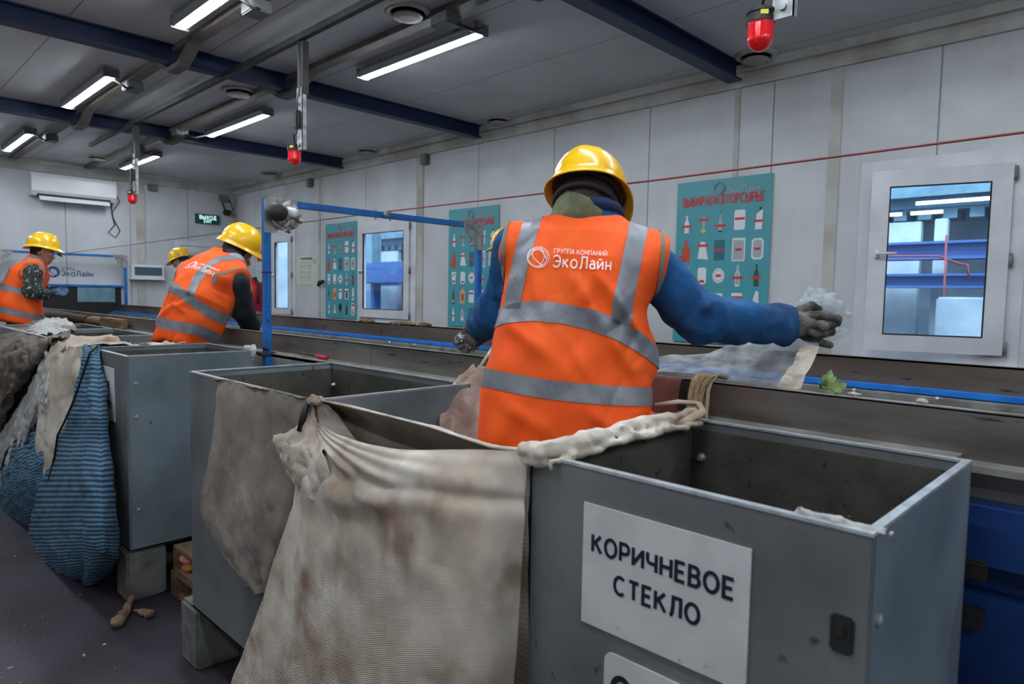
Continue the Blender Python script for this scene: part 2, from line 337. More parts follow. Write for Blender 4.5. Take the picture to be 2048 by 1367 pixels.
class MB:
    def __init__(s): s.v = []; s.f = []; s.m = []; s.mi = 0
    def add(s, vs, fs):
        n = len(s.v); s.v += [Vector(v) for v in vs]; s.f += [tuple(i + n for i in f) for f in fs]; s.m += [s.mi] * len(fs); return s
    def box(s, a, b, bev=0.0):
        x0, x1 = sorted((a[0], b[0])); y0, y1 = sorted((a[1], b[1])); z0, z1 = sorted((a[2], b[2]))
        if bev <= 0:
            vs = [(x, y, z) for x in (x0, x1) for y in (y0, y1) for z in (z0, z1)]
            return s.add(vs, [(0, 1, 3, 2), (4, 6, 7, 5), (0, 4, 5, 1), (2, 3, 7, 6), (0, 2, 6, 4), (1, 5, 7, 3)])
        bm = bmesh.new(); bmesh.ops.create_cube(bm, size=1)
        for v in bm.verts: v.co = Vector((x0 + (v.co.x + .5) * (x1 - x0), y0 + (v.co.y + .5) * (y1 - y0), z0 + (v.co.z + .5) * (z1 - z0)))
        bmesh.ops.bevel(bm, geom=bm.edges[:], offset=bev, segments=2, affect='EDGES')
        bm.verts.index_update()
        s.add([v.co.copy() for v in bm.verts], [[v.index for v in f.verts] for f in bm.faces]); bm.free(); return s
    def obox(s, c, ax, half):                 # oriented box: centre, 3 unit axes, 3 half sizes
        c = Vector(c); vs = []
        for i in (-1, 1):
            for j in (-1, 1):
                for k in (-1, 1): vs.append(c + ax[0] * (i * half[0]) + ax[1] * (j * half[1]) + ax[2] * (k * half[2]))
        return s.add(vs, [(0, 1, 3, 2), (4, 6, 7, 5), (0, 4, 5, 1), (2, 3, 7, 6), (0, 2, 6, 4), (1, 5, 7, 3)])
    def tube(s, pts, r, n=10, closed=False, flat=1.0):
        pts = [Vector(p) for p in pts]; N = len(pts); rs = r if isinstance(r, (list, tuple)) else [r] * N
        vs = []; prev = None
        for i, p in enumerate(pts):
            t = (pts[(i + 1) % N] - pts[i - 1]) if closed else (pts[min(i + 1, N - 1)] - pts[max(i - 1, 0)])
            t.normalize()
            if prev is None: u = t.cross(Vector((0, 0, 1))); u = u if u.length > .1 else t.cross(Vector((1, 0, 0)))
            else: u = prev - t * prev.dot(t)
            u.normalize(); w = t.cross(u); prev = u
            for k in range(n):
                a = 2 * math.pi * k / n; vs.append(p + (u * math.cos(a) + w * math.sin(a) * flat) * rs[i])
        fs = []
        for i in range(N if closed else N - 1):
            for k in range(n):
                a, b2 = i * n + k, i * n + (k + 1) % n; c, d = ((i + 1) % N) * n + (k + 1) % n, ((i + 1) % N) * n + k
                fs.append((a, b2, c, d))
        if not closed: fs += [tuple(range(n))[::-1], tuple((N - 1) * n + k for k in range(n))]
        return s.add(vs, fs)
    def lathe(s, c, prof, ax=(0, 0, 1), n=24):
        ax = Vector(ax).normalized(); u = ax.cross(Vector((0, 1, 0))); u = u if u.length > .1 else ax.cross(Vector((1, 0, 0))); u.normalize(); w = ax.cross(u)
        c = Vector(c); vs = []
        for (r, h) in prof:
            for k in range(n): a = 2 * math.pi * k / n; vs.append(c + ax * h + (u * math.cos(a) + w * math.sin(a)) * max(r, 1e-4))
        fs = []
        for i in range(len(prof) - 1):
            for k in range(n): fs.append((i * n + k, i * n + (k + 1) % n, (i + 1) * n + (k + 1) % n, (i + 1) * n + k))
        fs += [tuple(range(n))[::-1], tuple((len(prof) - 1) * n + k for k in range(n))]
        return s.add(vs, fs)
    def prism(s, poly, ext):                  # polygon (world points) swept by ext
        n = len(poly); ext = Vector(ext)
        vs = [Vector(p) for p in poly] + [Vector(p) + ext for p in poly]
        return s.add(vs, [tuple(range(n))[::-1], tuple(range(n, 2 * n))] + [(i, (i + 1) % n, n + (i + 1) % n, n + i) for i in range(n)])
    def build(s, name, mats, parent=None, base=None, smooth=False, label=None):
        o = link_mesh(name, s.v, s.f, mats, parent, base, smooth, fmat=s.m if not isinstance(mats, str) else None, label=label)
        bm = bmesh.new(); bm.from_mesh(o.data); bmesh.ops.recalc_face_normals(bm, faces=bm.faces); bm.to_mesh(o.data); bm.free()
        return o
def build_split(mb, name, mat, parent, smooth=False):
    """every connected piece becomes a part of its own"""
    par = list(range(len(mb.v)))
    def fd(i):
        while par[i] != i: par[i] = par[par[i]]; i = par[i]
        return i
    for f in mb.f:
        for i in f[1:]: par[fd(i)] = fd(f[0])
    comp = {}
    for f in mb.f: comp.setdefault(fd(f[0]), []).append(f)
    for fs in comp.values():
        ids = sorted({i for f in fs for i in f}); mp = {i: k for k, i in enumerate(ids)}
        q = MB(); q.add([mb.v[i] for i in ids], [[mp[i] for i in f] for f in fs]); q.build(name, mat, parent, smooth=smooth)
def autosmooth(o, ang=40):
    me = o.data
    bm = bmesh.new(); bm.from_mesh(me)
    for f in bm.faces: f.smooth = True
    for e in bm.edges:
        e.smooth = len(e.link_faces) == 2 and e.calc_face_angle(0) < math.radians(ang)
    bm.to_mesh(me); bm.free()
    return o
def copy_tree(o, parent=None):
    c = o.copy(); COL.objects.link(c); c.parent = parent
    for ch in list(o.children): copy_tree(ch, c)
    return c
def _arc(cx, cy, rx, ry, a0, a1, n=14):
    return [(cx + rx * math.cos(math.radians(a0 + (a1 - a0) * i / n)), cy + ry * math.sin(math.radians(a0 + (a1 - a0) * i / n))) for i in range(n + 1)]
def _glyphs():
    """letter shapes as strokes; capitals stand 0..1 high"""
    g = {}
    g['О'] = (.76, [_arc(.38, .5, .38, .5, 0, 360, 28)]); g['С'] = (.70, [_arc(.38, .5, .38, .5, 48, 312, 22)])
    g['Э'] = (.70, [_arc(.32, .5, .38, .5, 138, -138, 22), [(.22, .5), (.68, .5)]])
    g['К'] = (.62, [[(0, 0), (0, 1)], [(.58, 1), (.03, .42)], [(.2, .58), (.62, 0)]])
    g['Р'] = (.56, [[(0, 0), (0, 1), (.30, 1)] + _arc(.30, .72, .27, .28, 90, -90, 10)[1:] + [(0, .44)]])
    g['И'] = (.64, [[(0, 1), (0, 0)], [(0, .08), (.64, .92)], [(.64, 1), (.64, 0)]])
    g['Ч'] = (.56, [[(0, 1), (0, .62)] + _arc(.2, .62, .2, .2, 180, 270, 6)[1:] + [(.56, .42)], [(.56, 1), (.56, 0)]])
    g['Н'] = (.62, [[(0, 0), (0, 1)], [(.62, 0), (.62, 1)], [(0, .5), (.62, .5)]]); g['Е'] = (.5, [[(.52, 1), (0, 1), (0, 0), (.52, 0)], [(0, .51), (.46, .51)]])
    g['В'] = (.56, [[(0, .52), (0, 1), (.3, 1)] + _arc(.3, .76, .22, .24, 90, -90, 10)[1:] + [(0, .52)], [(0, .52), (.3, .52)] + _arc(.3, .26, .27, .26, 90, -90, 10)[1:] + [(0, 0), (0, .52)]])
    g['Т'] = (.62, [[(0, 1), (.62, 1)], [(.31, 1), (.31, 0)]]); g['Л'] = (.64, [[(-.02, 0), (.06, .02), (.13, .14), (.17, .5), (.18, 1), (.64, 1), (.64, 0)]])
    g['Г'] = (.5, [[(.5, 1), (0, 1), (0, 0)]]); g['П'] = (.6, [[(0, 0), (0, 1), (.6, 1), (.6, 0)]]); g['У'] = (.6, [[(0, 1), (.32, .34)], [(.62, 1), (.3, .22), (.2, .04), (.04, 0)]])
    g['А'] = (.68, [[(0, 0), (.34, 1), (.68, 0)], [(.12, .32), (.56, .32)]]); g['М'] = (.74, [[(0, 0), (0, 1), (.37, .35), (.74, 1), (.74, 0)]])
    g['Й'] = (.64, g['И'][1] + [_arc(.32, 1.3, .15, .13, 180, 360, 8)]); g['Ь'] = (.54, [[(0, 1), (0, 0), (.28, 0)] + _arc(.28, .28, .26, .28, -90, 90, 10)[1:] + [(0, .56)]])
    g['Ы'] = (.78, g['Ь'][1] + [[(.78, 0), (.78, 1)]]); g['Б'] = (.54, [[(.5, 1), (0, 1), (0, 0), (.28, 0)] + _arc(.28, .28, .26, .28, -90, 90, 10)[1:] + [(0, .56)]])
    g['Х'] = g['X'] = (.62, [[(0, 0), (.62, 1)], [(0, 1), (.62, 0)]]); g['Д'] = (.72, [[(.12, 0), (.2, .4), (.22, 1), (.62, 1), (.62, 0)], [(0, -.18), (0, 0), (.74, 0), (.74, -.18)]])
    g['Ц'] = (.66, [[(0, 1), (0, 0), (.7, 0), (.7, -.2)], [(.58, 1), (.58, 0)]]); g['E'] = g['Е']; g['T'] = g['Т']; g['I'] = (.0, [[(0, 0), (0, 1)]])
    k = .72
    sm = lambda ps: [[(x * k, y * k) for x, y in p] for p in ps]
    g['к'] = (.62 * k, sm(g['К'][1])); g['о'] = (.8 * k, sm([_arc(.4, .5, .4, .5, 0, 360, 24)])); g['н'] = (.62 * k, sm(g['Н'][1])); g['й'] = (.66 * k, sm(g['Й'][1]))
    g['а'] = (.6 * k, sm([_arc(.3, .3, .3, .3, 20, 340, 16) + [(.58, .2)], [(.1, .9), (.3, 1), (.5, .92), (.6, .7), (.6, 0)]]))
    return g
GLYPH = _glyphs()
def text(name, s, size, origin, xdir, updir, mat, parent, bold=0.0, extrude=0.0006, align='LEFT', stretch=1.0, spacing=1.0, proj=None, off=.002, label=None, shear=0):
    """lettering as real mesh strokes; optionally laid onto a curved surface (proj: BVH, direction)"""
    X = Vector(xdir).normalized(); U = Vector(updir).normalized(); U = (U - X * U.dot(X)).normalized(); N = X.cross(U)
    cap = .72 * size; t = .058 + 1.7 * bold / size; gap = .24 * spacing + t * .6; pen = 0; strokes = []
    for ch in s:
        if ch == ' ': pen += .42; continue
        w_, ps = GLYPH[ch]
        for p in ps: strokes.append([(pen + x, y) for x, y in p])
        pen += w_ + gap
    pen -= gap; x0 = -pen / 2 if align == 'CENTER' else 0
    vs = []; fs = []; miss = set()
    for k, p in enumerate(strokes):
        if proj:                               # shorter steps so the strokes follow the surface
            q = [p[0]]
            for a, b2 in zip(p[:-1], p[1:]):
                n = max(1, int(math.hypot(b2[0] - a[0], b2[1] - a[1]) / .14)); q += [(a[0] + (b2[0] - a[0]) * i / n, a[1] + (b2[1] - a[1]) * i / n) for i in range(1, n + 1)]
            p = q
        n = len(p); closed = math.hypot(p[0][0] - p[-1][0], p[0][1] - p[-1][1]) < 1e-6
        if closed: p = p[:-1]; n -= 1
        base = len(vs)
        for i in range(n):
            a = p[i - 1] if (i or closed) else None; c = p[(i + 1) % n] if (i < n - 1 or closed) else None
            def nrm(u, v):
                l = math.hypot(v[0] - u[0], v[1] - u[1]) + 1e-9; return (-(v[1] - u[1]) / l, (v[0] - u[0]) / l)
            n1 = nrm(a, p[i]) if a else nrm(p[i], c); n2 = nrm(p[i], c) if c else n1
            m = (n1[0] + n2[0], n1[1] + n2[1]); l = math.hypot(*m) + 1e-9; m = (m[0] / l, m[1] / l); f = min(1.9, 1 / max(.4, m[0] * n1[0] + m[1] * n1[1]))
            for sd in (-1, 1):
                x = (p[i][0] + m[0] * t * f * sd + x0) * cap * stretch; y = (p[i][1] + m[1] * t * f * sd) * cap
                for z in (0, extrude + 1.2e-5 * k):
                    P = Vector(origin) + X * x + U * y
                    if proj:
                        h = proj[0].ray_cast(P - proj[1] * .5, proj[1])
                        if h[0] is None: miss.add(len(vs))
                        else: P = h[0] - proj[1] * (off + z)
                    else: P = P + N * (off + z)
                    vs.append(P)
        for i in range(n if closed else n - 1):
            a = base + 4 * i; c = base + 4 * ((i + 1) % n)
            fs += [(a + 1, c + 1, c + 3, a + 3), (a, a + 2, c + 2, c), (a, c, c + 1, a + 1), (a + 2, a + 3, c + 3, c + 2)]
        if not closed:
            e = base + 4 * (n - 1); fs += [(base, base + 1, base + 3, base + 2), (e, e + 2, e + 3, e + 1)]
    if miss: fs = [f for f in fs if not miss.intersection(f)]
    return link_mesh(name, vs, fs, mat, parent, label=label)

# value noise for folds
def vnoise(P, seed=0):
    P = np.asarray(P, dtype=float); i = np.floor(P).astype(np.int64); f = P - i; f = f * f * (3 - 2 * f)
    def h(a, b, c):
        n = (a * 374761393 + b * 668265263 + c * 2147483647 + seed * 1274126177) & 0xffffffff
        n = ((n ^ (n >> 13)) * 1274126177) & 0xffffffff
        return ((n ^ (n >> 16)) & 0xffff) / 65535.0
    r = 0
    for dx in (0, 1):
        for dy in (0, 1):
            for dz in (0, 1):
                w_ = (f[..., 0] if dx else 1 - f[..., 0]) * (f[..., 1] if dy else 1 - f[..., 1]) * (f[..., 2] if dz else 1 - f[..., 2])
                r = r + w_ * h(i[..., 0] + dx, i[..., 1] + dy, i[..., 2] + dz)
    return r * 2 - 1
def fbm(P, seed=0, octv=3):
    r = 0; a = 1
    for k in range(octv): r = r + a * vnoise(np.asarray(P) * 2 ** k, seed + k); a *= .5
    return r
def catmull(G, n, axis):
    """resample a control grid along an axis with Catmull-Rom"""
    G = np.moveaxis(np.asarray(G, float), axis, 0); N = G.shape[0]
    t = np.linspace(0, N - 1, n); i = np.minimum(t.astype(int), N - 2); f = (t - i)[:, None, None]
    def g(k): return np.where(((k < 0) | (k > N - 1))[:, None, None], np.where((k < 0)[:, None, None], 2 * G[0] - G[1], 2 * G[-1] - G[-2]), G[np.clip(k, 0, N - 1)])
    p0, p1, p2, p3 = g(i - 1), g(i), g(i + 1), g(i + 2)
    R = .5 * ((2 * p1) + (-p0 + p2) * f + (2 * p0 - 5 * p1 + 4 * p2 - p3) * f * f + (-p0 + 3 * p1 - 3 * p2 + p3) * f ** 3)
    return np.moveaxis(R, 0, axis)
def patch(name, G, mat, parent=None, base=None, nu=90, nv=90, fold=.01, fscale=(7, 7, 7), seed=1, thick=.004, ridge=None, fringe=0.0, edgefix=0.0, label=None):
    """a cloth sheet from a control grid [rows][columns] of points"""
    G = np.array([[tuple(p) for p in r] for r in G])
    S = catmull(catmull(G, nv, 0), nu, 1)
    du = np.gradient(S, axis=1); dv = np.gradient(S, axis=0); N = np.cross(du, dv); N /= np.linalg.norm(N, axis=2, keepdims=True) + 1e-9
    U, V = np.meshgrid(np.linspace(0, 1, nu), np.linspace(0, 1, nv))
    n1 = fbm(S * np.array(fscale), seed, 3); n2 = 1 - np.abs(fbm(S * np.array(fscale) * 1.7, seed + 9, 2)) * 2
    disp = fold * (n1 * .7 + n2 * .45)
    if ridge is not None: disp = disp + ridge(U, V, S)
    if edgefix: disp = disp * np.clip(np.minimum(V, 1) / edgefix, 0.15, 1)
    S = S + N * disp[..., None]
    if fringe:
        S[0] += (dv[0] / (np.linalg.norm(dv[0], axis=1, keepdims=True) + 1e-9)) * (vnoise(S[0] * 60, 3) * fringe)[:, None]
    vs = S.reshape(-1, 3); fs = [(j * nu + i, j * nu + i + 1, (j + 1) * nu + i + 1, (j + 1) * nu + i) for j in range(nv - 1) for i in range(nu - 1)]
    L = np.linalg.norm(G[0, -1] - G[0, 0]) + .2; Hh = np.linalg.norm(G[-1, 0] - G[0, 0]) + .2
    o = link_mesh(name, vs, fs, mat, parent, base, smooth=True, uv=np.stack([U.ravel() * L, V.ravel() * Hh], 1), label=label)
    if thick:
        md = o.modifiers.new('thick', 'SOLIDIFY'); md.thickness = thick; md.offset = 0
    return o

# ------------------------------------------------------------------ organic surfaces (distance fields -> one continuous mesh)
def A3(v): return np.array(tuple(v), dtype=float)
def s_cap(P, a, b, ra, rb):
    a, b = A3(a), A3(b); ab = b - a; t = np.clip(((P - a) @ ab) / (ab @ ab + 1e-12), 0, 1)
    return np.linalg.norm(P - a - t[..., None] * ab, axis=-1) - (ra + (rb - ra) * t)
def s_ell(P, c, r, R=None):
    Q = P - A3(c)
    if R is not None: Q = Q @ R                # columns of R = local axes
    r = np.array(r); k0 = np.linalg.norm(Q / r, axis=-1); k1 = np.linalg.norm(Q / (r * r), axis=-1) + 1e-9
    return k0 * (k0 - 1) / k1
def smin(a, b, k):
    h = np.clip(.5 + .5 * (b - a) / k, 0, 1); return b * (1 - h) + a * h - k * h * (1 - h)
def smax(a, b, k): return -smin(-a, -b, k)
def sdf_mesh(fn, lo, hi, h):
    lo = np.array(lo, float) - 2 * h; hi = np.array(hi, float) + 2 * h
    n = np.ceil((hi - lo) / h).astype(int) + 1
    ax = [lo[i] + h * np.arange(n[i]) for i in range(3)]
    D = np.empty(n)
    for i in range(0, n[0], 16):
        g = np.stack(np.meshgrid(ax[0][i:i + 16], ax[1], ax[2], indexing='ij'), -1)
        D[i:i + 16] = fn(g)
    ins = D < 0
    acc = np.zeros(tuple(n - 1) + (3,)); cnt = np.zeros(tuple(n - 1))
    def sl(o, axis=None):
        return tuple(slice(o[k], n[k] - 1 + o[k]) for k in range(3))
    for axis in range(3):
        others = [k for k in range(3) if k != axis]
        for a in (0, 1):
            for b in (0, 1):
                o0 = [0, 0, 0]; o0[others[0]] = a; o0[others[1]] = b; o1 = list(o0); o1[axis] = 1
                d0, d1 = D[sl(o0)], D[sl(o1)]; m_ = (d0 < 0) != (d1 < 0)
                t = np.where(m_, d0 / np.where(m_, d0 - d1, 1), 0)
                for k in range(3):
                    acc[..., k] += np.where(m_, (t if k == axis else o0[k]), 0)
                cnt += m_
    act = cnt > 0; idx = -np.ones(cnt.shape, int); idx[act] = np.arange(act.sum())
    cells = np.argwhere(act); V = lo + h * (cells + acc[act] / cnt[act][:, None])
    F = []
    for axis in range(3):
        o = [k for k in range(3) if k != axis]
        d0 = np.take(ins, range(n[axis] - 1), axis); d1 = np.take(ins, range(1, n[axis]), axis)
        e = np.argwhere(d0 != d1)
        e = e[(e[:, o[0]] > 0) & (e[:, o[1]] > 0) & (e[:, o[0]] < n[o[0]] - 1) & (e[:, o[1]] < n[o[1]] - 1)]
        if len(e) == 0: continue
        def c(da, db):
            q = e.copy(); q[:, o[0]] += da; q[:, o[1]] += db; return idx[q[:, 0], q[:, 1], q[:, 2]]
        quad = np.stack([c(-1, -1), c(0, -1), c(0, 0), c(-1, 0)], 1)
        flip = d0[e[:, 0], e[:, 1], e[:, 2]]
        if axis == 1: flip = ~flip
        quad[~flip] = quad[~flip][:, ::-1]
        F.append(quad)
    F = np.concatenate(F); F = F[(F >= 0).all(1)]
    return V, F
def vnormals(V, F):
    T = np.concatenate([F[:, [0, 1, 2]], F[:, [0, 2, 3]]]); n = np.cross(V[T[:, 1]] - V[T[:, 0]], V[T[:, 2]] - V[T[:, 0]])
    N = np.zeros_like(V)
    for k in range(3): np.add.at(N, T[:, k], n)
    return N / (np.linalg.norm(N, axis=1, keepdims=True) + 1e-12)
def clip_part(V, F, field, off, N):
    """the part of a surface where field < 0, lifted off it by off, with clean cut edges"""
    P = V + N * off; T = np.concatenate([F[:, [0, 1, 2]], F[:, [0, 2, 3]]]); s = field[T] < 0
    keep = T[s.all(1)]; mixed = T[s.any(1) & ~s.all(1)]
    verts = []; mp = {}; faces = []
    def vid(i):
        if i not in mp: mp[i] = len(verts); verts.append(P[i])
        return mp[i]
    def eid(i, j):
        k = (min(i, j), max(i, j), 'e')
        if k not in mp:
            t = field[i] / (field[i] - field[j]); mp[k] = len(verts); verts.append(P[i] + (P[j] - P[i]) * t)
        return mp[k]
    for t in keep: faces.append([vid(int(i)) for i in t])
    for t in mixed:
        poly = []
        for a in range(3):
            i, j = int(t[a]), int(t[(a + 1) % 3])
            if field[i] < 0: poly.append(vid(i))
            if (field[i] < 0) != (field[j] < 0): poly.append(eid(i, j))
        if len(poly) >= 3: faces.append(poly)
    return verts, faces
def organic(name, fn, lo, hi, h, mat, parent, label=None, base=None):
    V, F = sdf_mesh(fn, lo, hi, h)
    return link_mesh(name, V, F, mat, parent, base, smooth=True, label=label), V, F
def bounds(pts, pad):
    a = np.array([tuple(p) for p in pts]); return a.min(0) - pad, a.max(0) + pad

def hard_hat(C, F, U, parent, s=1.0, logo=None, name='hard_hat'):
    """C = centre of the rim plane, F = brim direction, U = up"""
    F = Vector(F).normalized(); U = (Vector(U) - F * Vector(U).dot(F)).normalized(); R = F.cross(U)
    n, k = 72, 22; vs = []; fs = []
    def pt(a, prof_r, h, ext=0.0):
        x = .112 * math.sin(a); y = .136 * math.cos(a)
        e = ext * (1 + 1.6 * max(0, math.cos(a)) ** 3)
        l = math.hypot(x, y); x *= prof_r * (1 + e / l); y *= prof_r * (1 + e / l)
        return C + (R * x + F * y + U * h) * s
    for j in range(k + 1):
        v = j / k; ph = v * math.pi / 2
        for i in range(n):
            a = 2 * math.pi * i / n
            rr_, hh = math.sin(ph) ** .86, .135 * math.cos(ph) ** .9
            ridge = .006 * math.exp(-((math.sin(a) * rr_) / .22) ** 2) * (1 - v ** 6) + .0035 * math.exp(-((abs(math.sin(a) * rr_) - .42) / .05) ** 2) * (1 - v ** 3)
            vs.append(pt(a, rr_, hh + ridge))
    for j in range(1, 5):                      # flange and visor
        for i in range(n):
            a = 2 * math.pi * i / n; dr = -.004 * j * (1 + 1.2 * max(0, math.cos(a)) ** 2) - .006 * j * max(0, -math.cos(a)) ** 2
            vs.append(pt(a, 1, dr, .0055 * j))
    rows = k + 1 + 4
    for j in range(rows - 1):
        for i in range(n): fs.append((j * n + i, (j + 1) * n + i, (j + 1) * n + (i + 1) % n, j * n + (i + 1) % n))
    o = link_mesh(name, vs, fs, 'helmet_yellow', parent, smooth=True)
    md = o.modifiers.new('t', 'SOLIDIFY'); md.thickness = .004; md.offset = -1
    b = MB()                                   # suspension band inside
    ring = [C + (R * (.098 * math.sin(a)) + F * (.12 * math.cos(a)) + U * -.012) * s for a in [2 * math.pi * i / 32 for i in range(32)]]
    b.tube(ring, .008 * s, 6, closed=True, flat=.5); b.build('headband', 'black_rubber', o, smooth=True, label='black inner headband')
    return o

def head_sdf(C, F, U, neck):
    F = Vector(F).normalized(); U = (Vector(U) - F * Vector(U).dot(F)).normalized(); R = F.cross(U)
    RM = np.array([tuple(R), tuple(F), tuple(U)]).T
    def L(x, y, z): return C + R * x + F * y + U * z
    def fn(P):
        d = s_ell(P, L(0, -.005, .025), (.076, .096, .098), RM)
        d = smin(d, s_ell(P, L(0, .035, -.055), (.055, .062, .07), RM), .03)
        d = smin(d, s_ell(P, L(0, .072, -.098), (.022, .022, .018), RM), .02)
        d = smin(d, s_cap(P, L(0, .088, .005), L(0, .116, -.036), .008, .013), .012)
        d = smin(d, s_cap(P, L(-.035, .083, .018), L(.035, .083, .018), .009, .009), .015)
        d = smin(d, s_cap(P, L(-.018, .098, -.068), L(.018, .098, -.068), .007, .007), .008)
        for sx in (-1, 1):
            d = smax(d, -s_ell(P, L(sx * .032, .098, .0), (.015, .016, .01), RM), .008)
            d = smin(d, s_ell(P, L(sx * .078, -.008, -.015), (.009, .02, .033), RM), .006)
        d = smin(d, s_cap(P, L(0, -.015, -.05), neck, .054, .062), .03)
        return d
    return fn, RM, L

def glove_sdf(wr, palm, fingers, pr=(.03, .04), k=.012):
    def fn(P):
        d = s_cap(P, wr, palm, pr[0], pr[1])
        for ch in fingers:
            f = None
            for i in range(len(ch) - 1):
                c = s_cap(P, ch[i][0], ch[i + 1][0], ch[i][1], ch[i + 1][1]); f = c if f is None else smin(f, c, .006)
            d = smin(d, f, k)
        return d + .0012 * vnoise(P * 90, 5)
    return fn

def torso_frame(st, R):
    C0, C1 = Vector(st[0][0]), Vector(st[-1][0]); A = (C1 - C0).normalized(); R = Vector(R); R = (R - A * R.dot(A)).normalized(); Fw = A.cross(R)
    return C0, A, R, Fw
def torso_sdf(st, R, grow=0.0, n=2.4):
    """st: stations (centre, half width, half depth) from hem to neck; returns fn and local coords fn"""
    C0, A, R, Fw = torso_frame(st, R); c0, a_, r_, f_ = map(A3, (C0, A, R, Fw))
    S = np.array([(Vector(s[0]) - C0).dot(A) for s in st]); Cs = np.array([tuple(s[0]) for s in st])
    W = np.array([s[1] for s in st]) + grow; Dp = np.array([s[2] for s in st]) + grow
    def loc(P):
        s = (P - c0) @ a_
        c = np.stack([np.interp(s, S, Cs[:, k]) for k in range(3)], -1); q = P - c
        return q @ r_, q @ f_, s
    def fn(P):
        x, y, s = loc(P); a = np.interp(s, S, W); b = np.interp(s, S, Dp)
        rho = (np.abs(x / a) ** n + np.abs(y / b) ** n + 1e-9) ** (1 / n); d = (rho - 1) * np.minimum(a, b)
        return smax(d, np.maximum(S[0] - s, s - S[-1] - grow), .03)
    return fn, loc, S

def worker(label, cfg):
    """one person: continuous body with clothing and hat as children"""
    base = cfg['base']; root = thing('person', label, 'person', base)
    h = cfg.get('h', .008); J = cfg['J']; st = cfg['st']; R = cfg['R']
    neck = J['neck']; HC, HF, HU = cfg['head']
    hfn, RM, L = head_sdf(HC, HF, HU, neck)
    tors, loc, S = torso_sdf(st, R, -.03)
    arms = cfg['arms']                        # each: shoulder, elbow, wrist, hand, radii
    legs = cfg['legs']
    def body(P):
        d = smin(hfn(P), tors(P), .03)
        for a in arms:
            d = smin(d, smin(s_cap(P, a[0], a[1], .048, .038), s_cap(P, a[1], a[2], .038, .028), .02), .02)
            d = smin(d, s_cap(P, a[2], a[3], .026, .03), .015)
        for l in legs:
            d = smin(d, smin(s_cap(P, l[0], l[1], .078, .052), s_cap(P, l[1], l[2], .052, .036), .03), .03)
        return d
    pts = [HC, neck] + [s[0] for s in st] + [p for a in arms for p in a[:4]] + [p for l in legs for p in l]
    lo, hi = bounds(pts, .22); bh = cfg.get('bh', .012)
    bo, _, _ = organic('body', body, lo, hi, bh, 'skin', root)
    # face details
    for sx in (-1, 1):
        e = MB(); e.lathe(L(sx * .032, .083, .001), [(.0001, -.011), (.008, -.008), (.0115, 0), (.008, .008), (.0001, .011)], n=12); e.mi = 1
        e.lathe(L(sx * .032, .0925, .001), [(.0001, 0), (.005, .0005), (.004, .0026), (.0001, .003)], ax=HF, n=12)
        e.build('eye', ['print_white', 'black'], bo, smooth=True)
    m_ = MB(); m_.tube([L(x * .024, .104 - abs(x) * .006, -.068 + .002 * abs(x)) for x in (-1, -.5, 0, .5, 1)], [.002, .004, .0045, .004, .002], 8); m_.build('lips', 'pink_stuff', bo, smooth=True)
    # hair
    hm = cfg.get('hair', 'hair')
    def hair(P):
        Q = (P - A3(HC)) @ RM
        d = s_ell(P, L(0, -.01, .028), (.086, .104, .104), RM)
        d = smin(d, s_ell(P, L(0, -.05, -.03), (.07, .055, .06), RM), .03)
        cut = .035 - Q[..., 2] * .0 ; face = np.where(Q[..., 2] < .05, Q[..., 1] - cfg.get('hairy', .02), Q[..., 1] - .085)
        return np.maximum(d + .0025 * vnoise(P * 60, 2), face)
    a_, b_ = bounds([HC], .14)
    organic('hair', hair, a_, b_, min(h, .006), hm, bo)
    # jacket
    jt, _, _ = torso_sdf(st, R, -.012)
    sh = [a[0] for a in arms]
    wr = cfg.get('wrinkle', .007)
    def jacket(P):
        d = jt(P)
        for a in arms:
            ra = a[4]
            d2 = smin(s_cap(P, a[0], a[1], ra[0], ra[1]), s_cap(P, a[1], a[2], ra[1] * .98, ra[2]), .025)
            d = smin(d, d2, .035)
            ax = (Vector(a[2]) - Vector(a[3])).normalized(); cut = ((P - A3(a[2])) @ A3(-ax)) - .012
            d = smax(d, np.where(np.linalg.norm(P - A3(a[2]), axis=-1) < .13, cut, -1), .006)
        nj = Vector(neck) + torso_frame(st, R)[1] * .012
        d = smin(d, s_cap(P, sh[0], nj, .062, .064), .03); d = smin(d, s_cap(P, sh[1], nj, .062, .064), .03)
        q = P * np.array([13, 13, 9.0])
        return d + wr * fbm(q, 3, 2) + wr * .8 * (np.abs(fbm(q * 1.3 + 7, 8, 2)) - .4)
    lo, hi = bounds([s[0] for s in st] + [p for a in arms for p in a[:3]], .26)
    jk, _, _ = organic('jacket', jacket, lo, hi, h, cfg['jacket'], root, label=cfg.get('jlabel'))
    # collar
    if cfg.get('collar', True):
        cl = MB(); nc = Vector(neck) ; ax = (Vector(HC) - nc).normalized(); u = ax.cross(Vector(R)).normalized(); w_ = ax.cross(u)
        cr_ = cfg.get('collar_r', .08)
        ring = [nc + ax * cfg.get('collar_h', .04) + (u * math.cos(a) * cr_ + w_ * math.sin(a) * cr_ * 1.08) for a in [2 * math.pi * i / 24 for i in range(24)]]
        cl.tube(ring, .019, 8, closed=True); cl.build('collar', cfg.get('collar_mat', 'collar_blue'), jk, smooth=True)
    # trousers + boots
    def trs(P):
        d = None
        for l in legs:
            q = smin(s_cap(P, l[0], l[1], .092, .074), s_cap(P, l[1], l[2], .074, .07), .03); d = q if d is None else smin(d, q, .04)
        hcut = (P - A3(st[0][0])) @ A3((Vector(st[-1][0]) - Vector(st[0][0])).normalized()) - .06
        return smax(d + .006 * fbm(P * 11, 4, 2), hcut, .02)
    lo, hi = bounds([p for l in legs for p in l] + [st[0][0]], .2)
    organic('trousers', trs, lo, hi, .014, 'trousers', root)
